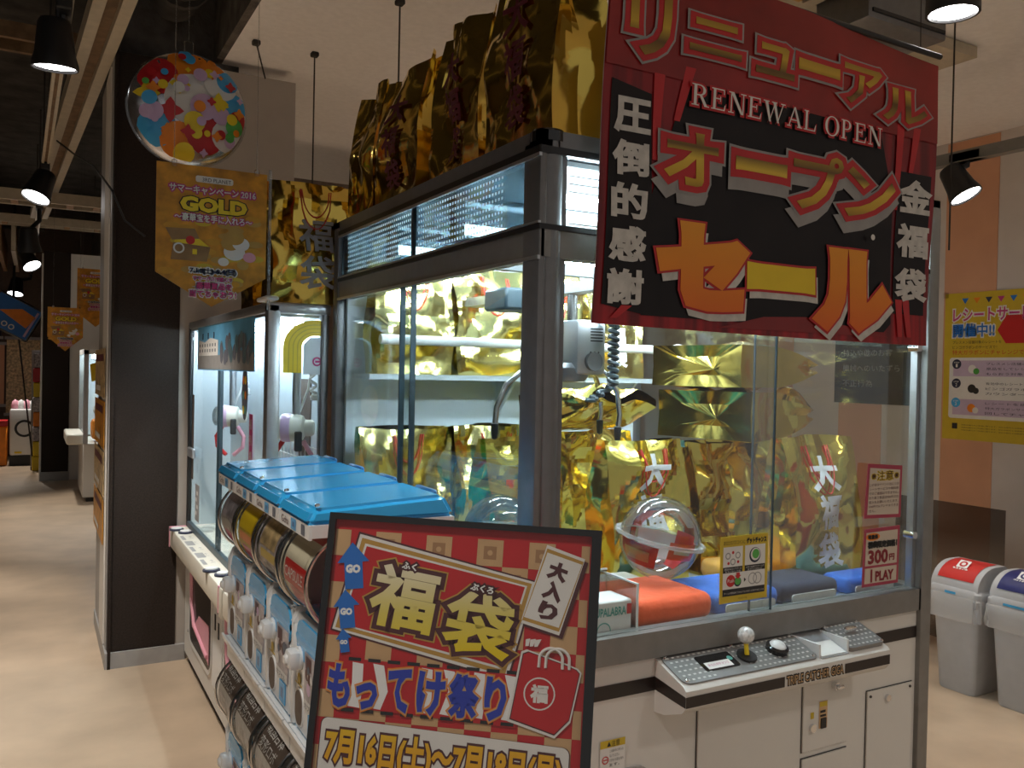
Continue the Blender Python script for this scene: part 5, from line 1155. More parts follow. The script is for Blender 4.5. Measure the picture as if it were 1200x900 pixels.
for (y0, y1) in ((4.10, 4.72), (3.18, 3.80)):
    m_ = MB(); m_.prism(fx, rrect(-y1, -y0, 0.16, 0.60, 0.08), 0.001, 0.008); pr_ = part('prize_door', m_, 'plastic_white', sm)
    m_ = MB(); m_.prism(fx, rrect(-y1+.04, -y0-.0, 0.19, 0.59, 0.06), 0.008, 0.011); part('door_window', m_, 'smoke', pr_)
    m_ = MB(); m_.tube([fx.p(-y1+.10, 0.55, 0.012), fx.p(-y1+.12, 0.40, 0.012), fx.p(-y1+.20, 0.30, 0.012), fx.p(-y0-.05, 0.25, 0.012)], 0.012, 8); m_.prism(fx, [(-y1+.2, 0.3), (-y0-.02, 0.22), (-y0-.02, 0.40), (-y1+.33, 0.38)], 0.0112, 0.013); part('pink_lining', m_, 'pink', pr_)
m_ = MB(); m_.prism(fx, [(-4.06, 0.15), (-3.84, 0.15), (-3.84, 0.61), (-4.06, 0.61)], 0.001, 0.006); cdn = part('coin_door', m_, 'plastic_white', sm)
for a, b in ((-4.0, 0.42), (-3.92, 0.40)): part('coin_slot', MB().prism(fx, [(a, b), (a+.02, b), (a+.02, b+.07), (a, b+.07)], 0.006, 0.010), 'black', cdn)
pass; part('lock', MB().cyl(fx.p(-3.89, 0.53, .006), fx.p(-3.89, .53, .016), 0.014, n=12), 'steel', cdn)
m_ = MB()
for a, b in ((-4.78, .56), (-4.78, .2), (-3.82, .17), (-3.15, .56)): m_.cyl(fx.p(a, b, 0.001), fx.p(a, b, 0.006), 0.008, n=8)
part('screws', m_, 'grey_ink', sm)
# upper case : posts, roof, panes
for (x0, x1, y0, y1, m2) in ((0.728, 0.775, SY0-.008, SY0+0.05, 'alu'), (0.728, 0.75, SY1-0.03, SY1, 'black'), (0.925, 0.955, SY0-0.004, SY0+0.04, 'alu_dark'), (0.93, 0.955, SY1-0.03, SY1, 'alu')):
    part('corner_post', MB().rbox(x0, x1, y0, y1, 0.73, 1.835, 0.008, 2), m2, sm)
part('roof', MB().rbox(0.728, 0.96, SY0-.008, SY1, 1.80, 1.84, 0.008, 2).box(0.735, 0.95, SY0+.04, SY1-.04, 1.79, 1.80), 'alu', sm)
part('sill', MB().box(0.730, 0.75, SY0+.05, SY1-.03, 0.735, 0.765), 'cable_dark', sm)
part('front_pane', MB().box(0.738, 0.741, SY0+0.05, 4.10, 0.765, 1.80), 'glass', sm); part('front_pane', MB().box(0.745, 0.748, 4.04, SY1-.03, 0.765, 1.80), 'glass', sm); part('pane_edge', MB().box(0.7365, 0.750, 4.095, 4.103, 0.765, 1.80).box(0.7365, .750, 4.037, 4.043, .765, 1.80), 'cable_dark', sm)
part('end_pane', MB().box(0.775, 0.925, SY0+0.008, SY0+0.011, 0.735, 1.80), 'glass', sm)
part('floor_panel', MB().box(0.75, 0.95, SY0+.04, SY1, 0.735, 0.745), 'plastic_cream', sm)
part('rear_panel', MB().box(0.950, 0.955, SY0+.03, SY1, 0.735, 1.80), 'in_white', sm)
part('far_panel', MB().box(0.75, 0.95, SY1-.035, SY1-.03, 0.735, 1.80), 'in_white', sm)
# scenic picture along the top of the front pane
fs_ = FX(0.736); m_ = MB(); m_.prism(fs_, [(-4.66, 1.585), (-3.35, 1.585), (-3.35, 1.80), (-4.66, 1.80)], 0, 0.0012); sp_ = part('scenery_picture', m_, 'sky_photo', sm)
m_ = MB(); rnd = random.Random(5)
m_.flat(fs_, [(-4.64, 1.59), (-3.36, 1.59), (-3.36, 1.66), (-3.7, 1.675), (-4.1, 1.655), (-4.64, 1.675)], 0.0016, 0)
m_.flat(fs_, [(-4.62, 1.655), (-4.10, 1.655), (-4.10, 1.725), (-4.3, 1.74), (-4.45, 1.72), (-4.62, 1.735)], 0.002, 1)
for i in range(7):
    for k in range(2): m_.rect(fs_, -4.59+i*.068, -4.565+i*.068, 1.672+k*.026, 1.687+k*.026, 0.0024, 2)
for i in range(3): m_.cyl(fs_.p(-4.5+i*.15, 1.735, .002), fs_.p(-4.5+i*.15, 1.765, .002), .004, n=5, mi=2)
for i in range(26):
    a = -4.02+rnd.random()*0.62; m_.disc(fs_, a, 1.64+rnd.random()*0.10*(1-abs(a+3.72)*1.6), 0.035, 0.0018+i*.00003, 3 if i % 2 else 2, 10)
part('scenery_print', m_, ['grey_ink', 'paper', 'navy', 'teal_grey'], sp_)
# wire lattice on the back
m_ = MB()
for k in range(16): m_.cyl((0.945, 3.16+k*0.055, 0.78), (0.945, 3.16+k*0.055, 1.30), 0.0022, n=5)
for k in range(10): m_.cyl((0.943, 3.14, 0.80+k*0.055), (0.943, 4.02, 0.80+k*0.055), 0.0022, n=5)
part('wire_lattice', m_, 'plastic_white', sm)['kind'] = 'stuff'
part('dark_backing', MB().box(0.9455, 0.9495, 3.32, 3.48, 1.16, 1.56), 'brown_panel', sm)
part('light_tube', MB().cyl((0.87, 3.2, 1.775), (0.87, 4.85, 1.775), 0.011, n=10), 'tube', sm)
# yellow arch print on the end pane
fe = FY(SY0+0.007); m_ = MB()
def arch(r0, r1, mi, n):
    k = 10; o = []; i_ = []
    for j in range(k+1):
        a = R(180-90*j/k); o.append((0.905+r1*math.cos(a), 1.68+r1*0.85*math.sin(a))); i_.append((0.905+r0*math.cos(a), 1.68+r0*0.85*math.sin(a)))
    o = [(o[0][0], 1.585)]+o+[(0.925, o[-1][1])]; i_ = [(i_[0][0], 1.585)]+i_+[(0.925, i_[-1][1])]
    for j in range(len(o)-1): m_.flat(fe, [o[j], i_[j], i_[j+1], o[j+1]], n, mi)
arch(0.05, 0.118, 0, 0.001)
for q in (0.064, 0.08, 0.096): arch(q, q+0.0035, 1, 0.0016)
m_.flat(fe, [(0.862, 1.58), (0.925, 1.58), (0.925, 1.715), (0.885, 1.715), (0.862, 1.69)], 0.001, 2); m_.ring(fe, 0.912, 1.628, 0.011, 0.017, 0.002, 3).rect(fe, 0.905, 0.925, 1.624, 1.632, 0.0024, 3)
part('arch_print', m_, ['yellow', 'yellow_dull', 'in_white', 'magenta'], sm)
# two claw heads
def claw(x, y, z, label, par, sc=0.8):
    g = thing('claw_unit', label, 'crane claw', (x, y, z), 'cream and lilac claw units in the twin crane game')
    part('pole', MB().cyl((x+0.01, y, z+0.05), (x+0.01, y, 1.79), 0.020*sc, n=16), 'alu', g)
    S_ = lambda pr: [(a*sc, b*sc) for a, b in pr]
    m_ = MB(); m_.lathe(S_([(0, -.075), (.035, -.073), (.058, -.06), (.066, -.03), (.066, .02), (.058, .045), (.04, .055), (0, .057)]), (x, y, z), (0.9, -0.4, 0), 24); bd = part('body', m_, 'plastic_cream', g)
    m_ = MB(); m_.lathe(S_([(.0655, -.052), (.0685, -.04), (.0685, -.018), (.0665, -.01)]), (x, y, z), (0.9, -0.4, 0), 24); part('lilac_band', m_, 'lilac', bd)
    m_ = MB(); m_.lathe(S_([(0, -.10), (.045, -.098), (.058, -.088), (.058, -.078), (.03, -.072)]), (x, y, z), (0.9, -0.4, 0), 24); part('clear_disc', m_, 'acrylic', bd)
    m_ = MB(); m_.lathe(S_([(0, .10), (.03, .098), (.04, .085), (.04, .05)]), (x, y, z), (0.9, -0.4, 0), 20); part('motor_cap', m_, 'plastic_cream', bd)
    part('catch', MB().rbox(x-.012, x+.014, y-.075, y-.055, z-.085, z-.01, .004, 1), 'ink', bd)
    for s_ in (-1, 1): part('arm', MB().tube([(x+s_*.03, y-.03*s_, z-.05), (x+s_*.055, y-.055*s_, z-.10), (x+s_*.05, y-.05*s_, z-.15), (x+s_*.015, y-.015*s_, z-.19)], 0.010, 8), 'red_print' if s_ < 0 else 'pink', g)
    pts = []
    for i in range(90):
        u = i/89; a = u*2*math.pi*11; pts.append((x+.045+.03*math.sin(u*3.14)+.012*math.cos(a), y-.02+.012*math.sin(a), z+.33-.22*math.sin(u*math.pi)))
    part('coil_cable', MB().tube(pts, .005, 6), 'plastic_white', g); part('cable_tail', MB().tube([(x+.06, y-.02, z+.24), (x+.05, y-.02, z+.15), (x+.02, y-.01, z+.06)], .005, 6), 'plastic_white', g)
claw(0.865, 3.26, 1.375, 'cream and lilac claw unit seen through the end pane above the blue lids', sm)
claw(0.845, 4.36, 1.36, 'cream and lilac claw unit seen through the long aisle pane', sm)
m_ = MB(); m_.prism(FX(0.737), [(-3.43, 0.95), (-3.37, 0.95), (-3.37, 1.42), (-3.43, 1.42)], 0, 0.001, 0)
for k in range(7): m_.text(FX(0.737), '福引福引福引の'[k], -3.42, -3.38, 1.36-k*.062, 1.40-k*.062, 0.0015, 1)
part('red_strip_sticker', m_, ['magenta', 'paper'], sm)
m_ = MB(); m_.prism(FX(0.737), [(a, b) for a, b in [(-3.52+.055*math.cos(R(q)), 1.50+.11*math.sin(R(q))) for q in range(0, 360, 15)]], 0, 0.001, 0)
for k in range(3):
    for j in range(2): m_.disc(FX(0.737), -3.54+j*.035, 1.43+k*.06, .018, .0015, 1+(k+j) % 3, 10)
part('oval_sticker', m_, ['navy', 'yellow', 'teal_print', 'orange_print'], sm)
part('dark_strip_sticker', MB().prism(FX(0.744), [(-4.86, 1.0), (-4.80, 1.0), (-4.80, 1.45), (-4.86, 1.45)], 0, .001), 'brown_panel', sm)
part('pane_lock', MB().rbox(0.72, 0.738, 4.70, 4.86, 1.12, 1.17, .004, 1), 'alu', sm)
m_ = MB(); m_.prism(FX(0.744), [(-4.72, .80), (-4.60, .80), (-4.60, .99), (-4.72, .99)], 0, .001, 0)
for k in range(4): m_.rect(FX(0.744), -4.71+.03*(k % 2), -4.66+.03*(k % 2), .83+.035*k, .85+.035*k, .002, 1)
part('notice_sticker', m_, ['grey_ink', 'paper'], sm)

# ------------------------------------------------------------------ gold campaign sign with pointed foot, foil balloon
def campaign_sign(x0, x1, y, zt, zs, zb, label, full, group):
    t = thing('campaign_sign', label, 'sign', ((x0+x1)/2, y, zb), group); f = FY(y); W = x1-x0; H = zt-zb
    P5 = [(x0, zs), ((x0+x1)/2, zb), (x1, zs), (x1, zt), (x0, zt)]
    m_ = MB(); m_.prism(f, P5, -0.003, 0); part('board', m_, 'gold_field', t)
    def A(u): return x0+W*u
    def B(v): return zt-W*v
    m_ = MB(); rnd = random.Random(3)
    for i in range(60):
        a = rnd.random(); b = 0.42+rnd.random()*0.72
        if a < .06 or a > .94 or b > 1.0+0.3*(0.5-abs(a-.5)): continue
        m_.disc(f, A(a), B(b), W*.075, .0008+i*.00002, i % 3, 14, W*.032)
    part('coin_print', m_, ['gold_print', 'orange_gold', 'yellow_dull'], t)
    m_ = MB()
    for k, g in enumerate((W*.012, W*.002)):
        m_.text(f, 'サマーキャンペーン 2016', A(.11), A(.89), B(.26), B(.19), .003+.0008*k, k, grow=g)
        m_.text(f, '～豪華宝を手に入れろ～', A(.16), A(.86), B(.52), B(.45), .003+.0008*k, k, grow=g*.8)
    m_.prism(f, rrect(A(.34), A(.68), B(.15), B(.09), W*.02), .002, .003, 1); m_.text(f, '3RD PLANET', A(.40), A(.66), B(.14), B(.105), .0036, 2)
    for k, g in enumerate((W*.022, W*.012)): m_.text(f, 'GOLD', A(.22), A(.80), B(.42), B(.30), .003+.0008*k, 2 if k == 0 else 3, grow=g)
    part('lettering', m_, ['magenta', 'paper', 'ink', 'yellow'], t)
    m_ = MB(); cx, cz = A(.28), B(.80)
    m_.flat(f, [(cx-.15*W, cz-.09*W), (cx+.17*W, cz-.09*W), (cx+.20*W, cz+.05*W), (cx-.13*W, cz+.07*W)], .004, 0).flat(f, [(cx-.14*W, cz+.09*W), (cx+.10*W, cz+.12*W), (cx+.06*W, cz+.21*W), (cx-.20*W, cz+.20*W)], .004, 0)
    m_.flat(f, [(cx-.13*W, cz+.06*W), (cx+.19*W, cz+.05*W), (cx+.1*W, cz+.12*W), (cx, cz+.15*W), (cx-.1*W, cz+.12*W)], .0036, 1).rect(f, cx+.04*W, cx+.08*W, cz-.03*W, cz+.02*W, .0045, 1).disc(f, cx+.02*W, cz+.10*W, .04*W, .0045, 2).ring(f, cx-.08*W, cz+.02*W, .035*W, .05*W, .0045, 3)
    part('treasure_print', m_, ['wood', 'yellow', 'ink_red', 'paper'], t)
    m_ = MB()     # plain heap of coins and a blue bag in place of the mascot
    for i, (a, b, r_, c) in enumerate(((.70, .78, .10, 0), (.66, .70, .085, 1), (.76, .70, .08, 0), (.70, .64, .09, 1), (.84, .82, .06, 2), (.60, .88, .05, 0), (.78, .90, .055, 1))): m_.disc(f, A(a), B(b), W*r_, .0042+.0002*i, c, 20, W*r_*.8)
    part('gift_print', m_, ['paper', 'gold_print', 'pink'], t)
    m_ = MB()
    for k, g in enumerate((W*.013, W*.003)):
        m_.text(f, '7.16(土)-9.4(日)', A(.30), A(.72), B(1.01), B(.95), .005+.0008*k, 1 if k == 0 else 2, grow=g)
        m_.text(f, 'サマーパスで遊んで', A(.33), A(.68), B(1.07), B(1.03), .005+.0008*k, 0 if k else 1, grow=g*.6)
        m_.text(f, '豪華賞品を', A(.36), A(.68), B(1.15), B(1.085), .005+.0008*k, 0 if k else 1, grow=g*.8)
        m_.text(f, '当てちゃおう!', A(.30), A(.72), B(1.225), B(1.16), .005+.0008*k, 0 if k else 1, grow=g*.8)
    part('date_lettering', m_, ['magenta', 'paper', 'navy'], t)
    for a in (.15, .9): part('clip', MB().rbox(A(a)-.008, A(a)+.008, y-.008, y+.006, zt-.012, zt+.012, .003, 1), 'acrylic', t)
    part('hanging_cord', MB().cyl((A(.15), y, zt), (A(.15), y+.02, 4.0), .0015, n=5).cyl((A(.9), y, zt), (A(.9), y+.02, 4.0), .0015, n=5), 'acrylic', t)
    return t
campaign_sign(0.335, 0.686, 2.98, 2.26, 1.905, 1.80, 'gold pointed campaign sign hanging below the round balloon', True, 'gold campaign signs')
campaign_sign(0.098, 0.392, 9.0, 2.125, 1.85, 1.72, 'small gold campaign sign hanging in front of the far dark pillar', False, 'gold campaign signs')
campaign_sign(0.36, 0.70, 9.6, 2.56, 2.12, 1.98, 'gold campaign sign partly hidden behind the near pillar edge', False, 'gold campaign signs')
part_pole = thing('sign_pole', 'thin clear pole beside the gold campaign sign', 'pole', (0.70, 3.0, 1.84)); part('rod', MB().cyl((0.70, 2.995, 1.80), (0.70, 2.995, 2.28), .005, n=8), 'acrylic', part_pole); part('base_clip', MB().rbox(.69, .735, 2.985, 3.13, 1.835, 1.85, .004, 1), 'plastic_white', part_pole)
t = thing('foil_balloon', 'round colourful foil balloon hanging above the gold campaign sign', 'balloon', (0.45, 3.12, 2.25))
f = FY(3.10); c = (0.447, 3.12, 2.475); RB = 0.19
prof = [(0.0, -.075)]+[(RB*math.sin(R(a)), -.075*math.cos(R(a))**.8) for a in range(10, 90, 8)]+[(RB*1.0, 0.0)]+[(RB*math.sin(R(a)), .075*math.cos(R(a))**.8) for a in range(82, 0, -8)]+[(0, .075)]
m_ = MB(); m_.lathe(prof, c, (0, 1, 0), 48); part('envelope', m_, 'foil_silver', t)
def bz(a, b): 
    q = min(1, math.hypot(a-c[0], b-c[2])/RB); return c[1]-.075*math.cos(math.asin(min(.999, q)))**.8
m_ = MB(); rnd = random.Random(11); n_ = 0
def blob(a, b, r_, mi, lay, pts=None):
    k = 16; vs = [(a, bz(a, b)-.002-.0008*lay, b)]
    for rr in (0.5, 1.0):
        for i in range(k):
            q = 2*math.pi*i/k; rad = r_*rr
            if pts == 'star': rad *= (1.0 if i % 4 == 0 else 0.55 if i % 4 == 2 else .72)
            x = a+rad*math.cos(q); z = b+rad*math.sin(q); d = math.hypot(x-c[0], z-c[2])
            if d > RB*.965: x = c[0]+(x-c[0])*RB*.965/d; z = c[2]+(z-c[2])*RB*.965/d
            vs.append((x, bz(x, z)-.002-.0008*lay, z))
    m_.add(vs, [(0, 1+i, 1+(i+1) % k) for i in range(k)]+[(1+i, 1+k+i, 1+k+(i+1) % k, 1+(i+1) % k) for i in range(k)], mi)
for i, (u, v, r_, mi, st) in enumerate(((-.05, .75, .38, 3, 0), (-.55, .45, .38, 0, 0), (.0, .1, .5, 4, 0), (-.72, .12, .24, 1, 'star'), (-.55, -.45, .36, 2, 0), (-.2, -.62, .34, 3, 0), (.25, -.5, .36, 0, 0), (.62, -.45, .3, 4, 0), (.75, .1, .26, 2, 0), (.82, -.15, .2, 0, 0), (.5, .45, .33, 4, 0), (.62, .52, .22, 2, 0), (.35, .72, .25, 3, 'star'), (-.35, -.15, .25, 0, 'star'), (.2, -.02, .26, 5, 0), (-.2, .32, .2, 1, 'star'), (.5, -.12, .18, 5, 0), (.05, -.3, .2, 1, 0), (.75, -.28, .18, 6, 0), (-.1, -.85, .2, 1, 0), (.45, .1, .2, 1, 'star'), (-.62, -.2, .18, 5, 0))): blob(c[0]+u*RB, c[2]+v*RB, r_*RB*.9, mi, i, st or None)
for i in range(46):
    q = rnd.random()*6.283; d = math.sqrt(rnd.random())*.88; blob(c[0]+d*math.cos(q)*RB, c[2]+d*math.sin(q)*RB, RB*rnd.uniform(.05, .13), rnd.randrange(7), 22+i*.12, rnd.choice((None, 'star')))
for s_ in range(3): pass
part('pattern_print', m_, ['red_print', 'yellow', 'blue_sky', 'orange_print', 'paper', 'lilac', 'green_print'], t)
part('rim', MB().lathe([(RB, -.002), (RB*1.035, 0), (RB, .002)], c, (0, 1, 0), 48), 'acrylic', t)
part('tail', MB().rbox(c[0]-.015, c[0]+.015, c[1]-.003, c[1]+.003, c[2]+RB-.01, c[2]+RB+.045, .002, 1), 'acrylic', t); part('string', MB().cyl((c[0], c[1], c[2]+RB+.04), (c[0], c[1]+.01, 4.0), .0012, n=5), 'acrylic', t)
t = thing('hanging_cable', 'thin dark cable sagging from the aisle ceiling to the near pillar', 'cable', (0.2, 4.9, 2.3))
part('wire', MB().tube([(0.12, 7.0, 3.2), (0.2, 6.2, 2.95), (0.28, 5.4, 2.72), (0.34, 4.9, 2.5), (0.40, 4.88, 2.35), (0.5, 4.90, 2.28)], .006, 6), 'black', t)

# ------------------------------------------------------------------ bins by the striped wall
def bin_(x, y, label, mlid, cap, blue):
    t = thing('flip_lid_bin', label, 'bin', (x, y, 0), 'grey flip lid bins', 0.0); P = lambda n, m_, mt, par=None: part(n, m_, mt, par or t, world=False)
    # local : front faces -X
    def ring(hx, hy, z, r=.03):
        return [Vector((a, b, z)) for a, b in rrect(-hx, hx, -hy, hy, r, 4)]
    def loft(rings, capb=True, capt=False):
        m_ = MB(); k = len(rings[0])
        for q in rings: m_.v += q
        for j in range(len(rings)-1):
            for i in range(k): m_.f.append([j*k+i, j*k+(i+1) % k, (j+1)*k+(i+1) % k, (j+1)*k+i]); m_.m.append(0)
        if capb: m_.f.append(list(range(k-1, -1, -1))); m_.m.append(0)
        if capt: m_.f.append(list(range((len(rings)-1)*k, len(rings)*k))); m_.m.append(0)
        return m_
    P('tub', loft([ring(.135, .095, 0.0), ring(.14, .10, .012), ring(.165, .125, .47), ring(.172, .132, .475), ring(.172, .132, .505)]), 'bin_grey')
    P('lid_frame', loft([ring(.178, .138, .495), ring(.182, .142, .50), ring(.182, .142, .53), ring(.172, .132, .545)], True, True), 'bin_grey')
    m_ = MB(); f = Frame((0, 0, 0), (1, 0, 0), (0, 0, 1))   # profile in x,z, extruded in y
    prof = [(-.170, .54)]+[(-.02-.15*math.cos(R(a)), .54+.118*math.sin(R(a))) for a in range(12, 91, 13)]+[(.06, .657), (.165, .60), (.170, .54)]
    m_.prism(Frame((0, 0, 0), (1, 0, 0), (0, 0, 1)), prof, -.128, .128); dm = P('dome', m_, 'bin_grey')
    arcs = [(-.02-.1525*math.cos(R(a)), .54+.1205*math.sin(R(a))) for a in range(22, 89, 6)]+[(.035, .6612)]
    m_ = MB(); k = len(arcs); m_.v = [Vector((a, s_*.098, b)) for s_ in (-1, 1) for a, b in arcs]
    m_.f = [[i, i+k, i+k+1, i+1] for i in range(k-1)]; m_.m = [0]*(k-1); fl = P('flap', m_, mlid, dm)
    nx = Vector((math.sin(R(52))*.72, 0, .9)).normalized(); fa = Frame((-.02-.1525*math.cos(R(58)), 0, .54+.1205*math.sin(R(58))), (0, -1, 0), (.62, 0, .42))
    m_ = MB(); m_.rect(fa, -.03, .03, -.010, .044, .006, 0); m_.disc(fa, 0, .017, .021, .0065, 1, 16).disc(fa, 0, .017, .011, .007, 0, 10); m_.text(fa, cap, -.04, .04, -.024, -.013, .006, 0, .0008); P('label_print', m_, ['white_ink', mlid], fl)
    m_ = MB(); m_.rect(Frame((-.1725, 0, 0), (0, -1, 0), (0, 0, 1)), blue[0], blue[1], .512, .524, .012); P('blue_label', m_, 'blue_sky', t)
    # clear liner hanging over the rim
    rnd = random.Random(int(y*100)); k = 72; m_ = MB(); rows = ((.505, .012), (.495, .020), (.46, .022), (.42, .026), (.385, .022))
    base = [(a, b) for a, b in rrect(-.172, .172, -.132, .132, .03, 17)]; k = len(base)
    for j, (z, o) in enumerate(rows):
        for i, (a, b) in enumerate(base):
            q = math.hypot(a, b); w_ = o+.010*noise.noise(Vector((a*30, b*30, z*14+y*9)))*(j/2)+.004*rnd.uniform(-1, 1)*(j > 0)
            m_.v.append(Vector((a*(1+w_/q), b*(1+w_/q), z+(.03*noise.noise(Vector((a*11, b*11, 3+y))) if j > 2 else 0))))
    for j in range(len(rows)-1):
        for i in range(k): m_.f.append([j*k+i, j*k+(i+1) % k, (j+1)*k+(i+1) % k, (j+1)*k+i]); m_.m.append(0)
    P('clear_liner', m_, 'liner', t)
    return t
bin_(4.325, 2.735, 'grey bin with a red flip lid and clear liner', 'red_lid', 'もえるごみ', (-.04, .02))
bin_(4.345, 2.43, 'grey bin with a dark blue flip lid cut by the photo edge', 'navy_lid', 'ペットボトル', (-.05, .09))
t = thing('grey_screen', 'smoky grey acrylic screen standing behind the bins', 'screen', (4.9, 3.1, 0)); part('sheet', MB().box(4.78, 4.785, 2.85, 3.55, 0.06, 0.885), 'acrylic_grey', t)
for y in (2.95, 3.45): part('foot', MB().box(4.70, 4.87, y-.02, y+.02, 0, .06), 'black', t)
# yellow service poster on the striped wall
fw_ = FX(5.69); t = thing('service_poster', 'big yellow laminated receipt service poster on the orange striped wall', 'poster', (5.69, 3.5, 1.20))
def L(y): return -y
m_ = MB(); m_.prism(fw_, [(-3.865, 1.20), (-3.12, 1.20), (-3.12, 2.23), (-3.865, 2.23)], 0, .002); part('sheet', m_, 'yellow_dull', t)
m_ = MB()
for i in range(8): m_.flat(fw_, [(-3.74+i*.085, 2.19), (-3.69+i*.085, 2.19), (-3.715+i*.085, 2.15)], .003, (1, 4, 5, 0)[i % 4])
for k, g in enumerate((.010, .002)):
    m_.text(fw_, 'レシートサービス', -3.80, -3.17, 2.03, 2.12, .003+.001*k, 2 if k == 0 else 0, grow=g); m_.text(fw_, '開催中!!', -3.80, -3.50, 1.92, 2.01, .003+.001*k, 2 if k == 0 else 1, grow=g)
m_.flat(fw_, [(-3.48, 1.96), (-3.42, 1.87), (-3.15, 1.87), (-3.15, 2.06), (-3.42, 2.06)], .003, 3)
for k, (s_, h, c_) in enumerate((('プレスメン店舗対象のレシートを', .022, 6), ('ビンゴガラポンのサービスで！', .022, 6), ('特大ガラポンにチャレンジできます', .034, 3))): m_.text(fw_, s_, -3.80, (-3.45, -3.48, -3.18)[k], 1.885-k*.035-h*.6, 1.885-k*.035+h*.4, .0035, c_)
m_.prism(fw_, rrect(-3.82, -3.13, 1.35, 1.775, .02), .002, .003, 2)
for k in range(3):
    zc = 1.70-k*.135; m_.rect(fw_, -3.79, -3.14, zc-.055, zc+.055, .0036, 7 if k != 1 else 2); m_.disc(fw_, -3.765, zc+.03, .034, .0045, 5 if k < 2 else 8, 20)
    m_.text(fw_, 'STEP', -3.785, -3.745, zc+.036, zc+.046, .005, 2).text(fw_, str(k+1), -3.772, -3.758, zc+.008, zc+.031, .005, 2)
    m_.disc(fw_, -3.65, zc-.005, .03, .0045, (2, 6, 4)[k], 14).disc(fw_, -3.62, zc-.02, .022, .0048, (9, 6, 2)[k], 12)
    for j in range(3): m_.text(fw_, ('プレスメン店舗の店頭で', '景品をしてレシートを', 'もらおう対象の店舗', '有効中のレシートを持って', 'ビンゴガラポンへ', 'カウンターまで', 'レシートを提示で', '特大ガラポンサービスを', '回してチャンス')[k*3+j], -3.55, -3.17, zc+.022-j*.034, zc+.040-j*.034, .005, 5)
m_.rect(fw_, -3.79, -3.75, 1.275, 1.315, .003, 6)
for j in range(3): m_.text(fw_, '対象店舗でのご利用に限ります。ほかの割引とは併用できません。', -3.72, -3.2, 1.30-j*.018, 1.309-j*.018, .003, 6)
part('print', m_, ['magenta', 'blue_print', 'paper', 'ink_red', 'orange_print', 'navy', 'ink', 'lilac_print', 'blue_sky', 'green_print'], t)
part('tape', MB().rect(fw_, -3.88, -3.84, 2.20, 2.24, .004).rect(fw_, -3.16, -3.10, 2.20, 2.24, .004), 'acrylic', t)
# black notice seen through the cabinet
t = thing('black_notice', 'black notice with white rules seen through the end of the crane game', 'notice', (5.685, 4.4, 1.2)); fn_ = FX(5.688)
m_ = MB(); m_.prism(fn_, [(-4.82, 1.42), (-4.02, 1.42), (-4.02, 2.15), (-4.82, 2.15)], 0, .002); part('sheet', m_, 'black_gloss', t)
m_ = MB()
for k, (s_, w_) in enumerate((('禁止のお願い', .42), ('アルコール類・危険物の', .68), ('持込や他のお客', .45), ('機械へのいたずら', .52), ('不正行為', .28))): m_.text(fn_, s_, -4.74, -4.74+w_, 2.03-k*.12, 2.085-k*.12, .003, 0)
part('lettering', m_, 'grey_ink', t)

# ------------------------------------------------------------------ far end of the aisle
fc = thing('crane_game_machine', 'small lit crane game beyond the near pillar beside the far pillar', 'crane game', (0.7, 11.4, 0))
X0, X1, Y0, Y1 = 0.50, 1.3, 11.1, 12.3
part('lower_body', MB().rbox(X0, X1, Y0, Y1, .05, .68, .01, 1), 'cab_white', fc); part('plinth', MB().box(X0+.04, X1, Y0+.02, Y1, 0, .05), 'black', fc); part('ledge', MB().rbox(X0-.17, X0+.02, Y0+.1, Y1-.05, .66, .78, .015, 1), 'plastic_cream', fc)
for x, y in ((X0, Y0), (X0, Y1-.05), (X1-.05, Y0)): part('corner_post', MB().box(x, x+.05, y, y+.05, .68, 1.77), 'alu', fc)
part('roof', MB().box(X0, X1, Y0, Y1, 1.72, 1.78), 'plastic_white', fc); part('end_pane', MB().box(X0+.05, X1-.05, Y0+.01, Y0+.015, .7, 1.72), 'glass', fc); part('front_pane', MB().box(X0+.01, X0+.015, Y0+.05, Y1-.05, .7, 1.72), 'glass', fc)
part('rear_panel', MB().box(X0+.05, X1, Y1-.04, Y1-.02, .7, 1.72), 'in_white', fc); part('light_tube', MB().cyl((X0+.1, 11.5, 1.69), (X1-.1, 11.5, 1.69), .015, n=8), 'tube', fc)
m_ = MB(); f = FY(Y0+.005); m_.flat(f, [(.56, 1.60), (.62, 1.62), (.66, 1.72), (.95, 1.72), (.95, 1.52), (.58, 1.40)], .001); part('yellow_arch_print', m_, 'yellow', fc)
part('toy_stock', MB().rbox(.60, .85, 11.3, 11.6, .70, .95, .05, 2, 0).rbox(.62, .8, 11.3, 11.5, 1.0, 1.12, .04, 2, 1).rbox(.9, 1.1, 11.3, 11.6, .7, .9, .05, 2, 2), ['orange_print', 'paper', 'pink'], fc)
m_ = MB(); m_.tube([(.66, 11.07, .02), (.66, 11.07, .62), (1.1, 11.07, .62)], .015, 6); part('white_rail', m_, 'plastic_white', fc)
t = thing('white_game_box', 'white box cabinet with plain black ring at the far end', 'game cabinet', (-.17, 15.6, 0))
part('case', MB().rbox(-.33, .02, 15.4, 15.8, 0.16, .88, .03, 2), 'plastic_white', t); part('base', MB().box(-.33, .02, 15.42, 15.8, 0, .16), 'black', t)
m_ = MB(); f = FY(15.398); m_.ring(f, -.13, .58, .10, .135, .002).rect(f, -.005+.0, .02, .565, .595, .002); part('ring_print', m_, 'black', t); m_ = MB(); m_.rect(f, -.26, -.16, .19, .22, .004); part('yellow_mark', m_, 'yellow', t)
for k in range(4): part('figure_topper', MB().lathe([(.05, 0), (.06, .05), (.04, .12), (0, .15)], (-.26+k*.08, 15.6, .88), (0, 0, 1), 10), 'plastic_white' if k % 2 else 'pink', t)
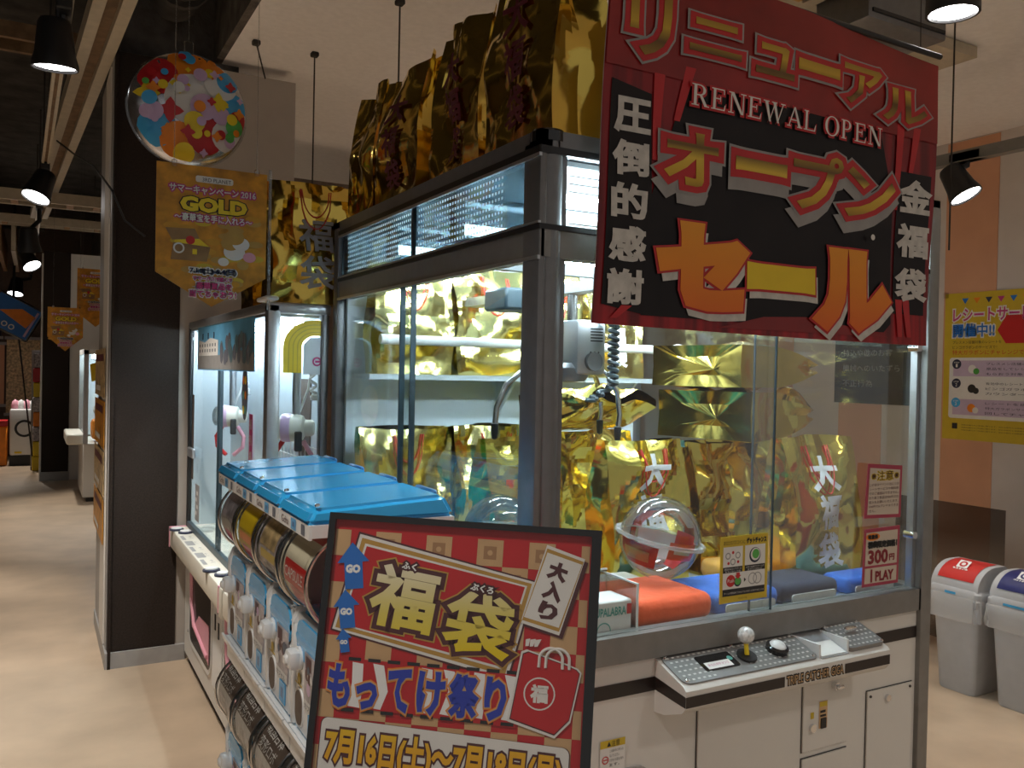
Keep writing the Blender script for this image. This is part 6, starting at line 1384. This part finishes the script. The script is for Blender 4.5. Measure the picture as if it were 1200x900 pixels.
t = thing('orange_game_box', 'orange and red low cabinet beside the white ringed box', 'game cabinet', (-.6, 15.6, 0)); part('case', MB().rbox(-.9, -.36, 15.4, 15.8, 0, .62, .02, 1), 'orange_print', t); part('top', MB().box(-.9, -.36, 15.38, 15.8, .62, .70), 'red_print', t); m_ = MB(); m_.disc(FY(15.397), -.6, .32, .14, .002); part('panel_print', m_, 'yellow', t)
t = thing('prize_tower', 'tall yellow and pink prize tower beside the far pillar', 'display', (.06, 14.8, 0))
for k, c_ in enumerate(('yellow', 'yellow', 'motley', 'orange_print', 'motley', 'yellow', 'red_print', 'motley')): part('prize_carton', MB().rbox(-.02+.01*(k % 2), .16, 14.6, 14.9, k*.22, k*.22+.212, .012, 1), c_, t)
part('stand', MB().box(-.04, .18, 14.9, 14.95, 0, 1.8), 'grey_trim', t)
t = thing('tilted_screen', 'blue and orange game screen hanging tilted at the far end', 'screen', (-.3, 14.5, 2.3))
mx = Matrix.Translation((-.28, 14.5, 2.28)) @ Matrix.Rotation(R(28), 4, 'Y')
part('housing', MB().rbox(-.33, .33, -.05, .05, -.26, .26, .02, 1, 0, mx), 'black_gloss', t)
f = Frame(mx @ Vector((0, -.051, 0)), mx.to_3x3() @ Vector((1, 0, 0)), mx.to_3x3() @ Vector((0, 0, 1))); m_ = MB(); m_.rect(f, -.30, .30, -.23, .23, .001, 0).flat(f, [(-.2, .0), (.05, .15), (.26, .12), (.22, -.08)], .002, 1); m_.ring(f, -.05, -.15, .025, .04, .002, 2).ring(f, .05, -.15, .025, .04, .002, 2).rect(f, .24, .27, -.2, .2, .002, 3); part('picture', m_, ['blue_print', 'orange_print', 'paper', 'lilac'], t)
part('bracket', MB().cyl((-.28, 14.5, 2.5), (-.28, 14.5, 4.0), .02, n=8), 'black', t)
for i, (x0, x1, z0, z1, c_, lb) in enumerate(((-1.6, -.45, .9, 1.9, 'orange_wall', 'dim orange poster panel on the far back wall'), (-.42, .12, .75, 2.0, 'glitter', 'dim blurred prize wall behind the white ringed box'), (-1.7, -.5, 2.05, 2.7, 'navy', 'dark blue sign on the far back wall'))):
    t = thing('back_wall_panel', lb, 'panel', ((x0+x1)/2, 16.9, z0)); part('board', MB().box(x0, x1, 16.9, 16.96, z0, z1), c_, t); part('rim', MB().box(x0-.03, x1+.03, 16.88, 16.9, z1, z1+.05).box(x0-.03, x1+.03, 16.88, 16.9, z0-.05, z0), 'grey_trim', t)
t = thing('leaning_pole', 'thin dark pole leaning beside the prize tower', 'pole', (-.1, 15.0, 0)); part('rod', MB().cyl((0.0, 14.7, .05), (-.25, 14.9, 2.3), .012, n=6), 'black', t); part('foot', MB().cyl((0.0, 14.7, 0), (0, 14.7, .05), .04, n=10), 'black', t)
